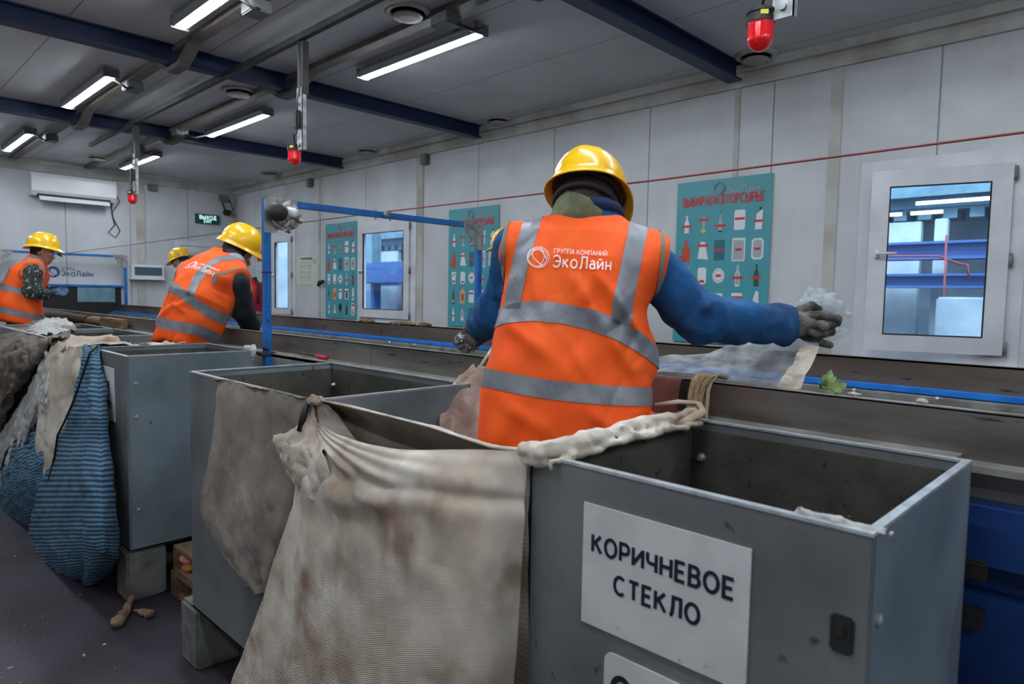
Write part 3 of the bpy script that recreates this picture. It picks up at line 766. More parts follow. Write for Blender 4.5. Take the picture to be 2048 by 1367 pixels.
    for l in legs:
        ft = Vector(l[2]); fw = cfg['face']; fw = Vector((fw[0], fw[1], 0)).normalized()
        def bt(P, ft=ft, fw=fw):
            d = smin(s_cap(P, ft + Vector((0, 0, .04)), ft + Vector((0, 0, -.03)), .052, .046), s_cap(P, ft + Vector((0, 0, -.045)), ft + fw * .14 + Vector((0, 0, -.055)), .042, .034), .03)
            return np.maximum(d, -(P[..., 2] - (ft.z - .09)))
        a_, b_ = bounds([ft, ft + fw * .15], .1); organic('boot', bt, a_, b_, .01, 'boots', root)
    # vest
    vt, vloc, VS = torso_sdf(st, R, cfg.get('vgrow', .012))
    C0, Ax, Rr, Fw = torso_frame(st, R); hw = cfg.get('shw', .19)
    nk = A3(neck); sa = A3(sh[0]); sb = A3(sh[1])
    vs_ = .016
    folds = cfg.get('folds', .008)
    armlo = VS[-1] * cfg.get('armlo', .60)
    def vest(P):
        x, y, s = vloc(P)
        d = vt(P)
        d = smin(d, s_cap(P, sh[0], neck, arms[0][4][0] + .014, cfg.get('vnk', .062)), .03); d = smin(d, s_cap(P, sh[1], neck, arms[1][4][0] + .014, cfg.get('vnk', .062)), .03)
        mid = (sa + sb) / 2
        d = smax(d, np.abs((P - mid) @ A3(Rr)) - hw - np.clip(armlo - s, 0, 1) * 1.5, .012)
        d = smax(d, -(np.linalg.norm(P - (nk + A3(Ax) * .06 ), axis=-1) - cfg.get('nkr', .095)), .01)
        a = x * 11 + s * 9
        b2 = fbm(np.stack([a * .55, s * 3.0 - x * 4, y * 4 + 3], -1), cfg.get('seed', 1), 2)
        c2 = 1 - np.abs(fbm(np.stack([x * 9 - s * 5, s * 3 + x * 3, y * 3], -1), cfg.get('seed', 1) + 5, 2)) * 2
        for (xa, za, xb, zb, wd, am) in cfg.get('creases', []):
            vx, vz = xb - xa, zb - za; t = np.clip(((x - xa) * vx + (s - za) * vz) / (vx * vx + vz * vz), 0, 1)
            q = (x - xa - t * vx) ** 2 + (s - za - t * vz) ** 2
            d = d - np.where(y < 0.02, am * np.exp(-q / (wd * wd)) * np.sin(np.pi * (.12 + .76 * t)), 0)
        return d + folds * (b2 * .8 + c2 * .5) - folds * .55
    lo, hi = bounds([s[0] for s in st] + sh, .3)
    V, Fc = sdf_mesh(vest, lo, hi, h * .8)
    vo = link_mesh('safety_vest', V, Fc, 'vest_orange', root, smooth=True)
    N = vnormals(V, Fc); x, y, s = vloc(V)
    back = y                                   # y<0 = back side
    d_edge = np.abs((V - (sa + sb) / 2) @ A3(Rr)) - hw
    lay = []
    for (s0, w0, tilt, curve) in cfg['bands']:
        lay.append(('reflective_tape', np.abs(s - s0 - tilt * x - curve * x * x) - w0))
    for (x0, x1, w0, sl_) in cfg['straps']:
        xs = x0 + (x1 - x0) * np.clip((s - sl_) / (VS[-1] - sl_), 0, 1.2)
        lay.append(('reflective_tape', np.maximum(np.abs(x - xs) - w0, sl_ - s)))
    for nm, fld in lay:
        v_, f_ = clip_part(V, Fc, fld, .0025, N)
        if f_: link_mesh(nm, v_, f_, 'reflective', vo, smooth=True)
    for sg in (-1, 1):
        fld = np.where((s > armlo + .03) & (sg * x > 0), np.abs(d_edge + .008) - .006, 1.0)
        v_, f_ = clip_part(V, Fc, fld, .003, N)
        if f_: link_mesh('piping', v_, f_, 'piping', vo, smooth=True)
    # gloves
    for i, g in enumerate(cfg.get('gloves', [])):
        a_, b_ = bounds([g['wr'], g['palm']] + [p[0] for ch in g['fingers'] for p in ch], .06)
        organic('glove', glove_sdf(g['wr'], g['palm'], g['fingers'], g.get('pr', (.03, .04)), g.get('k', .012)), a_, b_, g.get('h', .004), g['mat'], root, label=g.get('label'))
    hat = cfg['hat']
    hh_ = hard_hat(Vector(HC) + Vector(HU).normalized() * hat[0] + Vector(HF).normalized() * hat[1], cfg.get('hatF', HF), cfg.get('hatU', HU), root, cfg.get('hats', 1.0))
    return root, dict(vest=vo, V=V, F=Fc, N=N, L=L, Rr=Rr, Ax=Ax, Fw=Fw, hat=hh_, jacket=jk, body=bo, RM=RM)
def simple_hand(wr, to, up, mat, curl=.5, r=.011, label=None, side=1):
    """a relaxed, partly closed glove; to = pointing direction, up = back of hand"""
    t = (Vector(to)).normalized(); u = (Vector(up) - t * Vector(up).dot(t)).normalized(); s = t.cross(u) * side; wr = Vector(wr)
    palm = wr + t * .07; ch = []
    for i, (o, ln) in enumerate(((-.033, .07), (-.011, .082), (.011, .078), (.033, .062))):
        a = palm + s * o + t * .015; b = a + t * ln * .5 - u * ln * .2 * curl; c = b + t * ln * .35 * (1 - curl * .6) - u * ln * .55 * curl; ch.append([(a, r + .002), (b, r), (c, r - .001)])
    a = wr + t * .03 - s * .032; ch.append([(a, .013), (a + t * .03 - s * .022 - u * .012, .012), (a + t * .055 - s * .02 - u * .03, .011)])
    return dict(wr=wr - t * .02, palm=palm, fingers=ch, mat=mat, pr=(.032, .036), label=label, h=.005)

# ------------------------------------------------------------------ the room
def struct(mb, name, mat, **k): return tag(mb.build(name, mat, **k), kind='structure')
FX0 = XF
struct(MB().box((XE - .3, YB - .2, -.1), (XF + .2, YW + 9.0, 0)), 'floor', 'floor')
struct(MB().box((XE - .3, YB - .2, ZC), (XF + .2, YW + .2, ZC + .12)), 'ceiling', 'ceiling_panel')
# long wall with three window openings
WIN = [(-11.43, -10.64, 1.24, 2.68), (-8.68, -7.36, 1.28, 2.71), (-1.70, -0.80, 1.32, 2.66)]
w = MB(); xs = XE
for (a, b_, z0, z1) in WIN:
    w.box((xs, YW, 0), (a, YW + .12, ZC)); w.box((a, YW, 0), (b_, YW + .12, z0)); w.box((a, YW, z1), (b_, YW + .12, ZC)); xs = b_
w.box((xs, YW, 0), (XF, YW + .12, ZC)); struct(w, 'wall_right', 'wall_panel')
struct(MB().box((XE - .12, YB, 0), (XE, YW + .12, ZC)), 'wall_end', 'end_panel')
struct(MB().box((XE - .1, YB - .12, 0), (XF, YB, ZC)), 'wall_left', 'wall_panel')
struct(MB().box((XF, YB, 0), (XF + .12, YW + .12, ZC)), 'wall_back', 'end_panel')
# cornices, corner and joint strips
struct(MB().box((XE, YW - .035, 3.49), (XF, YW, 3.60)).box((XE, YW - .09, 3.60), (XF, YW, ZC)), 'trim_1', 'trim_white')
struct(MB().box((XE, YB, 3.49), (XE + .035, YW, 3.60)).box((XE, YB, 3.60), (XE + .08, YW, ZC)), 'trim_2', 'trim_white')
struct(MB().box((XE, YW - .05, 0), (XE + .05, YW, 3.5)), 'trim_3', 'trim_white')
for i, (x, wd) in enumerate(((-7.21, .13), (-9.80, .05), (-2.80, .045), (-1.98, .09))):
    z1 = 3.49
    struct(MB().box((x - wd / 2, YW - .012, 1.0), (x + wd / 2, YW, z1)), 'trim_%d' % (4 + i), 'trim_white')
struct(MB().box((XE, 3.86, 0), (XE + .02, 3.99, 3.5)), 'trim_8', 'trim_white')

def window(n, x0, x1, z0, z1, sash=None, handle='left', two=False):
    g = thing('window_%d' % n, None, None, ((x0 + x1) / 2, YW, z0)); g['kind'] = 'structure'
    f = MB(); t = .05
    for a, b_ in (((x0, z0), (x0 + t, z1)), ((x1 - t, z0), (x1, z1)), ((x0 + t, z0), (x1 - t, z0 + t)), ((x0 + t, z1 - t), (x1 - t, z1))):
        f.box((a[0], YW - .01, a[1]), (b_[0], YW + .09, b_[1]))
    f.build('window_frame', 'pvc_white', g)
    fl = MB(); c = .07                        # flat white reveal strips on the wall face
    for a, b_ in (((x0 - c, z0 - c), (x0, z1 + c)), ((x1, z0 - c), (x1 + c, z1 + c)), ((x0, z1), (x1, z1 + c)), ((x0, z0 - c), (x1, z0))):
        fl.box((a[0], YW - .012, a[1]), (b_[0], YW, b_[1]))
    fl.build('casing', 'pvc_white', g)
    return g
def sash(g, h, d, W, z0, z1, fr=.1, hs=1, handle_z=None):
    """h = hinge corner, d = unit direction from hinge along the sash, toward the handle side"""
    d = Vector(d).normalized(); n = d.cross(Vector((0, 0, 1))); n = -n if n.y > 0 else n; up = Vector((0, 0, 1)); h = Vector((h[0], h[1], 0))
    s_ = MB()
    def bar(a, b_, za, zb): s_.obox(h + d * ((a + b_) / 2) + up * ((za + zb) / 2), (d, n, up), ((b_ - a) / 2, .03, (zb - za) / 2))
    bar(0, fr, z0, z1); bar(W - fr, W, z0, z1); bar(fr, W - fr, z0, z0 + fr); bar(fr, W - fr, z1 - fr, z1)
    so = s_.build('sash', 'pvc_white', g)
    gs = MB()
    def bead(a, b_, za, zb): gs.obox(h + d * ((a + b_) / 2) + up * ((za + zb) / 2) + n * .022, (d, n, up), ((b_ - a) / 2, .011, (zb - za) / 2))
    e = .008
    bead(fr, fr + e, z0 + fr, z1 - fr); bead(W - fr - e, W - fr, z0 + fr, z1 - fr); bead(fr, W - fr, z0 + fr, z0 + fr + e); bead(fr, W - fr, z1 - fr - e, z1 - fr)
    gs.build('seal', 'black_rubber', so)
    gm = MB(); gm.obox(h + d * (W / 2) + up * ((z0 + z1) / 2), (d, n, up), (W / 2 - fr, .004, (z1 - z0) / 2 - fr)); gm.build('pane', 'glass', so)
    hz = handle_z or (z0 + z1) / 2; c = h + d * (W - fr * .5) + up * hz + n * .03
    hd = MB(); hd.obox(c + n * .008, (d, n, up), (.014, .01, .032)); hd.tube([c + n * .01, c + n * .045], .009, 10)
    hd.tube([c + n * .045 + d * .005, c + n * .05 - d * .03, c + n * .05 - d * .125], [.010, .010, .008], 10); hd.build('handle', 'white_plastic', so, smooth=True)
    hg = MB()
    for z in (z0 + .05, (z0 + z1) / 2, z1 - .07): hg.tube([h + up * (z - .045) + n * .03 - d * .012, h + up * (z + .045) + n * .03 - d * .012], .012, 10)
    build_split(hg, 'hinge', 'grey_plastic', so, smooth=True)
    return so
g = window(1, *WIN[0]); sash(g, (-10.69, YW + .0), (-1, 0, 0), .69, 1.29, 2.63, .1)
g = window(2, *WIN[1]); sash(g, (-7.42, YW + .0), (-1, -.02, 0), 1.20, 1.33, 2.66, .12, handle_z=2.0)
g = window(3, *WIN[2]); sash(g, (-.82, YW - .02), (-1, -.255, 0), .83, 1.335, 2.62, .115, handle_z=2.03)
sl = MB(); sl.box((-1.80, YW - .07, 1.235), (-.70, YW, 1.262)); sl.build('window_sill', 'pvc_white', g)

# the hall seen through the windows (visible and added lamps, blue beams, pipes)
Y2 = 12.5
struct(MB().box((XE - 4, Y2, 0), (XF + 6, Y2 + .1, 6.5)), 'wall_far', 'far_white')
struct(MB().box((XE - 4, YW + .13, 6.4), (XF + 6, Y2, 6.5)), 'ceiling_far', 'far_grey')
struct(MB().box((XE - 4.1, YW + .13, 0), (XE - 4, Y2, 6.5)).box((XF + 6, YW + .13, 0), (XF + 6.1, Y2, 6.5)), 'wall_far_side', 'far_white')
struct(MB().box((XE - 4, YW + .02, ZC + .12), (XF + 6, YW + .12, 6.5)), 'wall_upper', 'far_white')
struct(MB().box((XF + .12, YW + .02, 0), (XF + 6, YW + .12, ZC + .12)).box((XE - 4, YW + .02, 0), (XE - .1, YW + .12, ZC + .12)), 'wall_beyond', 'far_white')
zb = [at(1850, y, 'y', 10.0).z for y in (485, 520, 548, 576)]
for k, (z0, z1) in enumerate(((zb[1], zb[0]), (zb[3], zb[2]))):
    tag(MB().box((-16, 9.9, z0), (6, 10.0, z1)).box((-16, 9.8, z0), (6, 10.1, z0 + .03)).box((-16, 9.8, z1 - .03), (6, 10.1, z1)).build('steel_beam', 'far_blue', base=(-5, 10, z0)),
        ('upper' if k == 0 else 'lower') + ' of two blue steel beams crossing the hall beyond the windows', 'beam')
for x in (-14.2, -9.4, -4.6, -1.0):
    c = MB().box((x - .11, 9.45, 0), (x + .11, 9.50, 6.4)).box((x - .11, 9.68, 0), (x + .11, 9.73, 6.4)).box((x - .012, 9.5, 0), (x + .012, 9.68, 6.4))
    tag(c.build('steel_column', 'far_grey', base=(x, 9.6, 0)), 'pale grey steel column standing in the hall beyond the windows', 'column', 'columns in the hall beyond the windows')
pq = [at(a, b_, 'y', 9.3) for a, b_ in ((1760, 512), (1878, 512), (1915, 526), (1935, 529), (1938, 560))]
tag(MB().tube(pq, .013, 8).build('pipe', 'pipe_red', base=pq[0], smooth=True), 'thin red pipe running across the hall seen through the nearest window', 'pipe')
pq = [at(1893, 470, 'y', 9.2), at(1888, 600, 'y', 9.2), Vector((at(1888, 600, 'y', 9.2).x, 9.2, 0))]
tag(MB().tube(pq, .012, 8).build('pipe', 'pipe_red', base=(pq[2].x, 9.2, 0), smooth=True), 'thin upright red pipe seen through the nearest window', 'pipe')
for k, (xa, xb_, yy) in enumerate(((-3.05, -2.55, 10.6), (-2.35, -2.2, 10.4), (-1.75, -1.1, 10.7), (-7.5, -6.4, 10.8), (-15.8, -14.6, 10.6))):
    tag(MB().box((xa, yy, 0), (xb_, yy + .12, 2.8), .01).build('partition', 'far_white', base=((xa + xb_) / 2, yy, 0)), 'pale upright partition in the hall beyond the windows', 'partition', 'partitions in the hall beyond the windows')
tz = at(1850, 428, 'y', 9.0).z; tx = [at(a, 428, 'y', 9.0).x for a in (1780, 1803, 1822, 1885, 1836, 1990)]
for k, (x0, x1, y, z) in enumerate(((tx[0], tx[1], 9.0, tz), (tx[2], tx[3], 9.0, tz), (tx[4], tx[5], 8.9, at(1900, 405, 'y', 8.9).z), (-5.5, -3.4, 9.0, 4.1), (-12, -9, 9, 4.6), (-16.4, -13.6, 9, 4.6), (-1.2, 1.6, 10.2, 5.4), (-9, -6, 9, 5.0), (-3, 0, 7.2, 5.6), (-7, -4, 7.2, 5.6), (-11, -8, 7.2, 5.6), (1.5, 4.5, 7.2, 5.6), (-14, -12, 7.2, 5.6))):  # leading entries are in view; the others are added to light the hall
    tag(MB().box((x0, y - .02, z), (x1, y + .02, z + .035)).build('tube_light', 'far_lamp', base=((x0 + x1) / 2, y, z)), 'long lit tube light among the seen and added ones beyond the windows', 'light', 'tube lights in the hall beyond the windows')
for k in range(7):  # glowing panels out of view, added to brighten the hall
    x = -17 + k * 3.8
    tag(MB().box((x + .3, 6.3, 6.36), (x + 3.2, 8.2, 6.39)).build('fill_light', 'fill_light', base=(x + 1.7, 7.2, 6.37)), 'unseen glowing panel added to light the hall beyond the windows', 'fill_light', 'unseen lights added over the hall beyond the windows')
dk = MB()
for i in range(90):
    x = -17 + i * .3; dk.box((x, 10.6, 2.82), (x + .16, 11.1, 2.94))
dk.box((-17, 10.6, 2.94), (9.5, 11.1, 2.97)).box((-17, 10.55, 2.97), (9.5, 10.6, 5.2)).box((-17, 10.35, 3.10), (9.5, 10.55, 3.2)); tag(dk.build('roof_decking', 'far_grey', base=(-4, 11, 2.82)), 'corrugated teal-grey deck and fascia in the hall beyond the windows', 'decking')
tag(MB().box((-1.8, 8.2, 0), (-.9, 8.6, 1.75), .02).build('equipment_cabinet', 'far_white', base=(-1.3, 8.4, 0)), 'pale cabinet low in the hall beyond the nearest window', 'cabinet')
tag(MB().box((-13.2, 8.6, 1.9), (-8.9, 9.0, 2.35), .02).box((-13.0, 8.7, 0), (-12.9, 8.9, 1.9)).box((-9.2, 8.7, 0), (-9.1, 8.9, 1.9)).build('conveyor_gantry', 'far_blue', base=(-11, 8.8, 0)), 'blue gantry beyond the middle window', 'gantry')

# ------------------------------------------------------------------ ceiling: beams, vents, conduits, lamps
for x, d_ in ((-6.0, 'second from the camera, crossing above the red beacons'), (-9.0, 'third from the camera, just before the air conditioner wall'), (-2.79, 'nearest the camera, running over the large helmeted worker')):
    hw = .065 if x > -3 else .055
    b = MB().box((x - hw, YB, ZC - .012), (x + hw, YW - .09, ZC)).box((x - .008, YB, ZC - .13), (x + .008, YW - .09, ZC - .012)).box((x - hw, YB, ZC - .145), (x + hw, YW - .09, ZC - .13))
    tag(b.build('ceiling_beam', 'blue_beam', base=(x, 1, ZC - .145)), 'dark blue ceiling beam, ' + d_, 'beam')
v0 = None
VN = [(-3.99, 2.97, 'above the nearest lit tube light'), (-6.79, 2.99, 'beside the beacon rail past the second beam'), (-9.2, 2.99, 'partly behind the far beacon rail'), (-11.8, 3.02, 'near the air conditioner'),
      (-8.18, 5.41, 'by the long wall above the middle window'), (-11.0, 5.36, 'by the long wall near the end corner'), (-2.56, 5.40, 'behind the nearest red beacon'), (-5.61, 5.45, 'by the long wall over the middle poster')]
for x, y, d_ in VN:
    t = thing('ceiling_vent', 'round white ceiling vent ' + d_, 'vent', (x, y, ZC), 'round ceiling vents')
    MB().lathe((x, y, ZC), [(.165, 0), (.165, -.012), (.15, -.022), (.125, -.022), (.118, -.008), (.118, 0)], n=36).build('vent_ring', 'trim_white', t, smooth=False)
    MB().lathe((x, y, ZC), [(.02, -.004), (.02, -.03), (.1, -.036), (.106, -.044), (.1, -.052), (.06, -.056), (.001, -.056)], n=36).build('vent_disc', 'trim_white', t, smooth=False)
ROWS = [(1.9, [(-4.53, 'left row, cut by the top of the frame'), (-7.72, 'left row, second from the camera'), (-11.06, 'left row, farthest, above the air conditioner'), (-1.1, 'left row, over the camera'), (2.2, 'left row, behind the camera')]),
        (3.44, [(-4.5, 'right row, nearest, over the belt by the junction box'), (-7.88, 'right row, second, past the hanging beacon post'), (-11.28, 'right row, farthest, behind the far beacon'), (-1.1, 'right row, over the nearest bin'), (2.2, 'right row, behind the camera')]),
        (.36, [(x, 'unseen added third row, %s' % n_) for x, n_ in ((-10.6, 'farthest lamp'), (-7.6, 'second from the far end'), (-4.4, 'middle lamp'), (-1.1, 'beside the camera'), (2.2, 'behind the camera'))]),  # row out of view, added for light on the front bins and sacks
        (-1.2, [(x, 'unseen added outermost row, %s' % n_) for x, n_ in ((-4.4, 'middle lamp'), (-1.1, 'beside the camera'), (2.2, 'behind the camera'))])]  # likewise out of view, added for more light at the front
def lamp(x, y, lab, first=[None]):
    if first[0] is None:
        t = thing('ceiling_light', lab, 'light', (x, y, ZC)); L_ = .76
        prof = [(-.062, -.055), (-.05, -.03), (-.02, -.018), (.02, -.018), (.05, -.03), (.062, -.055), (.062, -.075), (.045, -.092), (-.045, -.092), (-.062, -.075)]
        MB().prism([(x - L_, y + a, ZC + c) for a, c in prof], (2 * L_, 0, 0)).build('housing', 'fixture_grey', t)
        e = MB()
        for s_ in (-1, 1): e.box((x + s_ * L_, y - .066, ZC - .1), (x + s_ * (L_ + .02), y + .066, ZC - .016), .006)
        build_split(e, 'end_cap', 'grey_plastic', t)
        MB().prism([(x - L_ + .01, y - .030, ZC - .0915), (x - L_ + .01, y - .025, ZC - .103), (x - L_ + .01, y + .025, ZC - .103), (x - L_ + .01, y + .030, ZC - .0915)], (2 * L_ - .02, 0, 0)).build('diffuser', 'lamp_on', t)
        b = MB()
        for s_ in (-.5, .5): b.box((x + s_ - .02, y - .03, ZC - .03), (x + s_ + .02, y + .03, ZC))
        build_split(b, 'bracket', 'galvanized', t)
        first[0] = t
    else:
        t = copy_tree(first[0]); t.location = (x, y, ZC); t['label'] = lab
    t['group'] = 'tube lights on the ceiling'
for y, xs_ in ROWS:
    for x, d_ in xs_: lamp(x, y, 'lit tube light on the ceiling, ' + d_)
for k, (y0, wd, d_) in enumerate(((2.13, .045, 'left'), (3.12, .045, 'right'))):
    c = MB().box((XE + .1, y0 - wd, ZC - .05), (XF, y0 + wd, ZC - .001))
    for bx in (-9.0, -6.0, -2.79):
        c.prism([(bx - .42, y0 - wd, ZC - .05), (bx - .42, y0 - wd, ZC - .02), (bx - .1, y0 - wd, ZC - .148), (bx + .1, y0 - wd, ZC - .148), (bx + .42, y0 - wd, ZC - .02), (bx + .42, y0 - wd, ZC - .05), (bx + .12, y0 - wd, ZC - .185), (bx - .12, y0 - wd, ZC - .185)], (0, 2 * wd, 0))
    tag(c.build('cable_duct', 'conduit', base=(-4, y0, ZC - .05)), 'long beige cable duct along the %s row of tube lights' % d_, 'duct')
    for xi, x in enumerate((-4.55, -7.15, -9.1, -10.4) if k == 0 else (-3.75, -8.75, -10.3)):
        yy = 3.38 if k else 1.95
        jb = thing('junction_box', 'grey junction box under the %s cable duct, %s' % (d_, ('nearest the camera', 'second from the camera', 'third from the camera', 'farthest')[(xi + (1 if k and xi == 2 else 0))]), 'box', (x, y0, ZC - .09), 'junction boxes under the ceiling ducts')
        MB().box((x - .09, y0 - .07, ZC - .13), (x + .09, y0 + .07, ZC - .05), .008).build('housing', 'grey_plastic', jb)
        MB().tube([(x + .06, y0, ZC - .11), (x + .14, (y0 + yy) / 2, ZC - .15), (x + .1, yy, ZC - .09), (x, yy, ZC - .07)], .012, 8).build('cable', 'wire', jb, smooth=True)
# beacon rail and the three hanging beacons
YR = 2.52
tag(MB().box((-10.2, YR - .022, ZC - .16), (1.5, YR + .022, ZC - .115)).build('rail', 'dark_metal', base=(-4, YR, ZC - .16)), 'dark square rail under the ceiling carrying the beacons', 'rail')
tag(MB().tube([(-10.2, YR + .10, ZC - .03), (-4, YR + .10, ZC - .05), (1.5, YR + .10, ZC - .03)], .018, 8).build('conduit', 'conduit', base=(-4, YR + .1, ZC - .03), smooth=True), 'thin grey conduit beside the beacon rail', 'conduit')
def beacon(px, pyb, lab, y=YR):
    p = at(px, pyb, 'y', y); zb_ = p.z; x = p.x; t = thing('warning_beacon', lab, 'beacon', (x, y, zb_), 'red beacons hanging on posts')
    r = .048
    MB().lathe((x, y, zb_), [(.0, 0), (.018, .003), (.034, .014), (.044, .032)] + [(r - .0015 * (k % 2), .04 + .006 * k) for k in range(11)] + [(r + .002, .105)], n=28).build('lens', 'red_lens', t, smooth=True)
    MB().lathe((x, y, zb_), [(r + .004, .103), (r + .004, .118), (r + .001, .12), (r + .001, .136), (r + .006, .137), (r + .006, .146), (.02, .15), (.02, .165), (.0, .165)], n=28).build('beacon_base', 'black', t)
    MB().obox(Vector((x, y, zb_ + .127)) + Vector((.62, -.78, 0)) * (r + .002), (Vector((.78, .62, 0)), Vector((.62, -.78, 0)), Vector((0, 0, 1))), (.014, .003, .008)).build('sticker', 'print_yellow', t)
    xq = x + .085
    pl = MB().box((xq - .04, y - .004, zb_ + .10), (xq + .04, y + .0, zb_ + .55)).box((xq + .035, y - .004, zb_ + .1), (xq + .04, y + .03, zb_ + .55))
    po = pl.build('mounting_plate', 'galvanized', t)
    MB().box((xq - .045, y + .002, zb_ + .50), (xq + .045, y + .05, ZC - .162), .004).build('post', 'dark_metal', t)
    MB().box((xq - .018, y - .045, zb_ + .25), (xq + .03, y - .005, zb_ + .38), .005).build('terminal_box', 'black', t)
    wv = MB().tube([(x, y, zb_ + .16), (x + .03, y - .02, zb_ + .22), (xq, y - .03, zb_ + .21), (xq + .01, y - .025, zb_ + .26)], .006, 6)
    wv.tube([(xq + .01, y - .025, zb_ + .38), (xq, y - .02, zb_ + .45), (xq + .015, y - .01, zb_ + .55), (xq, y - .01, zb_ + .9)], .005, 6); wv.build('cable', 'wire', t, smooth=True)
    bt = MB()
    for z in (.43, .5, .14): bt.tube([(xq, y - .014, zb_ + z), (xq, y + .0, zb_ + z)], .014, 8)
    build_split(bt, 'bolt', 'galvanized', po)
beacon(589, 330, 'red warning beacon hanging in the middle, past the nearest tube light')
beacon(265, 408, 'small red warning beacon hanging farthest, in front of the white end wall')
beacon(1519, 103, 'large red warning beacon hanging nearest, at the top of the view')

# ------------------------------------------------------------------ things on the walls
def ac():
    y0, y1, z0, z1 = 2.33, 3.50, 3.105, 3.45; t = thing('air_conditioner', 'white split air conditioner high on the end wall with open flap', 'air conditioner', (XE, 2.9, z0))
    X = XE
    prof = [(0, z0), (.17, z0 + .0), (.235, z0 + .07), (.24, z1 - .06), (.20, z1), (0, z1)]
    MB().prism([(X + a, y0 + .0, z) for a, z in prof], (0, y1 - y0, 0)).build('case', 'white_plastic', t)
    MB().box((X + .08, y0 + .08, z0 - .012), (X + .2, y1 - .08, z0 + .03)).build('outlet', 'black', t)
    a = Vector((X + .19, y0 + .1, z0 - .005)); n_ = Vector((.55, 0, -.83)); s_ = Vector((.83, 0, .55))
    MB().prism([a, a + n_ * .085, a + n_ * .085 + s_ * .008, a + s_ * .008], (0, y1 - y0 - .2, 0)).build('flap', 'white_plastic', t)
ac()
tag(MB().tube([(XE + .05, 3.52, 3.3), (XE + .03, 3.60, 3.15), (XE + .02, 3.48, 2.95), (XE + .02, 3.52, 2.75), (XE + .03, 3.42, 2.62), (XE + .02, 3.53, 2.54), (XE + .02, 3.60, 2.66), (XE + .02, 3.50, 2.86), (XE + .02, 3.47, 3.1)], .008, 6)
    .build('cable', 'wire', base=(XE, 3.5, 3.1), smooth=True), 'looped grey cable hanging from the air conditioner', 'cable')
for y, z, d_ in ((4.12, 3.45, 'near the far beacon'), (5.35, 3.40, 'by the corner')):
    tag(MB().box((XE, y - .07, z - .06), (XE + .07, y + .07, z + .06), .008).build('sensor_box', 'grey_plastic', base=(XE, y, z)), 'small grey box high on the end wall ' + d_, 'box')
for x, d_ in ((-7.09, 'above the space between the middle and left posters'), (-10.05, 'near the end corner')):
    tag(MB().box((x - .06, YW - .07, 3.36), (x + .06, YW, 3.50), .008).build('sensor_box', 'grey_plastic', base=(x, YW, 3.4)), 'small grey wall box ' + d_, 'box')
ex = thing('exit_sign', 'green lit exit sign on the end wall', 'sign', (XE, 5.06, 2.98))
MB().box((XE, 4.84, 2.905), (XE + .05, 5.27, 3.075), .004).build('housing', 'exit_green', ex)
text('lettering', 'ВЫХОД', .088, (XE + .05, 5.055, 2.985), (0, 1, 0), (0, 0, 1), 'exit_white', ex, bold=.002, align='CENTER')
text('lettering', 'EXIT', .07, (XE + .05, 5.055, 2.922), (0, 1, 0), (0, 0, 1), 'exit_white', ex, bold=.002, align='CENTER')
cw = thing('wall_camera', 'small dark camera on the end wall with loose cables', 'camera', (XE, 5.42, 3.2))
MB().box((XE, 5.35, 3.09), (XE + .12, 5.46, 3.19), .015).lathe((XE + .12, 5.405, 3.14), [(.04, 0), (.045, .05), (.03, .06), (0, .06)], ax=(1, -.2, -.3), n=16).build('housing', 'black', cw)
MB().tube([(XE + .03, 5.38, 3.19), (XE + .05, 5.33, 3.3), (XE + .02, 5.30, 3.42)], .012, 6).tube([(XE + .03, 5.44, 3.15), (XE + .06, 5.52, 3.2), (XE + .03, 5.49, 3.32), (XE + .02, 5.43, 3.4)], .01, 6).build('cable', 'black', cw, smooth=True)
ep = thing('electrical_panel', 'white wall panel box with dark window on the end wall', 'panel', (XE, 4.0, 1.88))
MB().box((XE, 3.74, 1.87), (XE + .10, 4.27, 2.10), .01).box((XE, 3.72, 1.84), (XE + .13, 4.27, 1.875), .006).build('case', 'white_plastic', ep)
MB().box((XE + .10, 3.79, 1.92), (XE + .112, 4.23, 2.06), .004).build('panel_cover', 'panel_window', ep)
dr = thing('door_1', None, None, (XE, 4.95, 0)); dr['kind'] = 'structure'
f = MB()
for a in ((4.47, 4.56, 0, 2.56), (5.36, 5.45, 0, 2.56)): f.box((XE, a[0], a[2]), (XE + .04, a[1], a[3]))
f.box((XE, 4.56, 2.48), (XE + .04, 5.36, 2.56)); f.build('door_frame', 'pvc_white', dr)
MB().box((XE, 4.57, .02), (XE + .03, 5.35, 2.47)).build('door_leaf', 'pvc_white', dr)
MB().box((XE + .03, 4.64, 2.34), (XE + .036, 5.28, 2.36)).build('door_trim', 'trim_white', dr)
# evacuation plan
pl = thing('evacuation_plan', 'pale green paper plan on the long wall between window and poster', 'plan', (-10.2, YW, 1.8))
MB().box((-10.54, YW - .006, 1.80), (-9.875, YW - .001, 2.275)).build('sheet', 'plan_paper', pl)
k_ = MB(); Yp = YW - .0075
def ln(x0, z0, x1, z1): k_.box((x0, Yp, z0), (x1, Yp + .001, z1))
for (x0, z0, x1, z1) in ((-10.42, 1.87, -10.41, 2.16), (-10.08, 1.87, -10.07, 2.16), (-10.42, 1.87, -10.07, 1.878), (-10.42, 2.152, -10.07, 2.16), (-10.42, 1.96, -10.07, 1.966), (-10.42, 2.06, -10.07, 2.066)): ln(x0, z0, x1, z1)
for i in range(9):
    for z in (1.90, 1.99, 2.09): ln(-10.40 + i * .036, z, -10.38 + i * .036, z + .03)
for i in range(6): ln(-9.99, 1.84 + i * .05, -9.91, 1.848 + i * .05)
ln(-9.99, 2.13, -9.91, 2.20)
k_.build('drawing', 'print_grey', pl)
text('lettering', 'ПЛАН ЭВАКУАЦИИ', .04, (-10.21, YW - .007, 2.21), (1, 0, 0), (0, 0, 1), 'print_black', pl, align='CENTER', bold=.001)
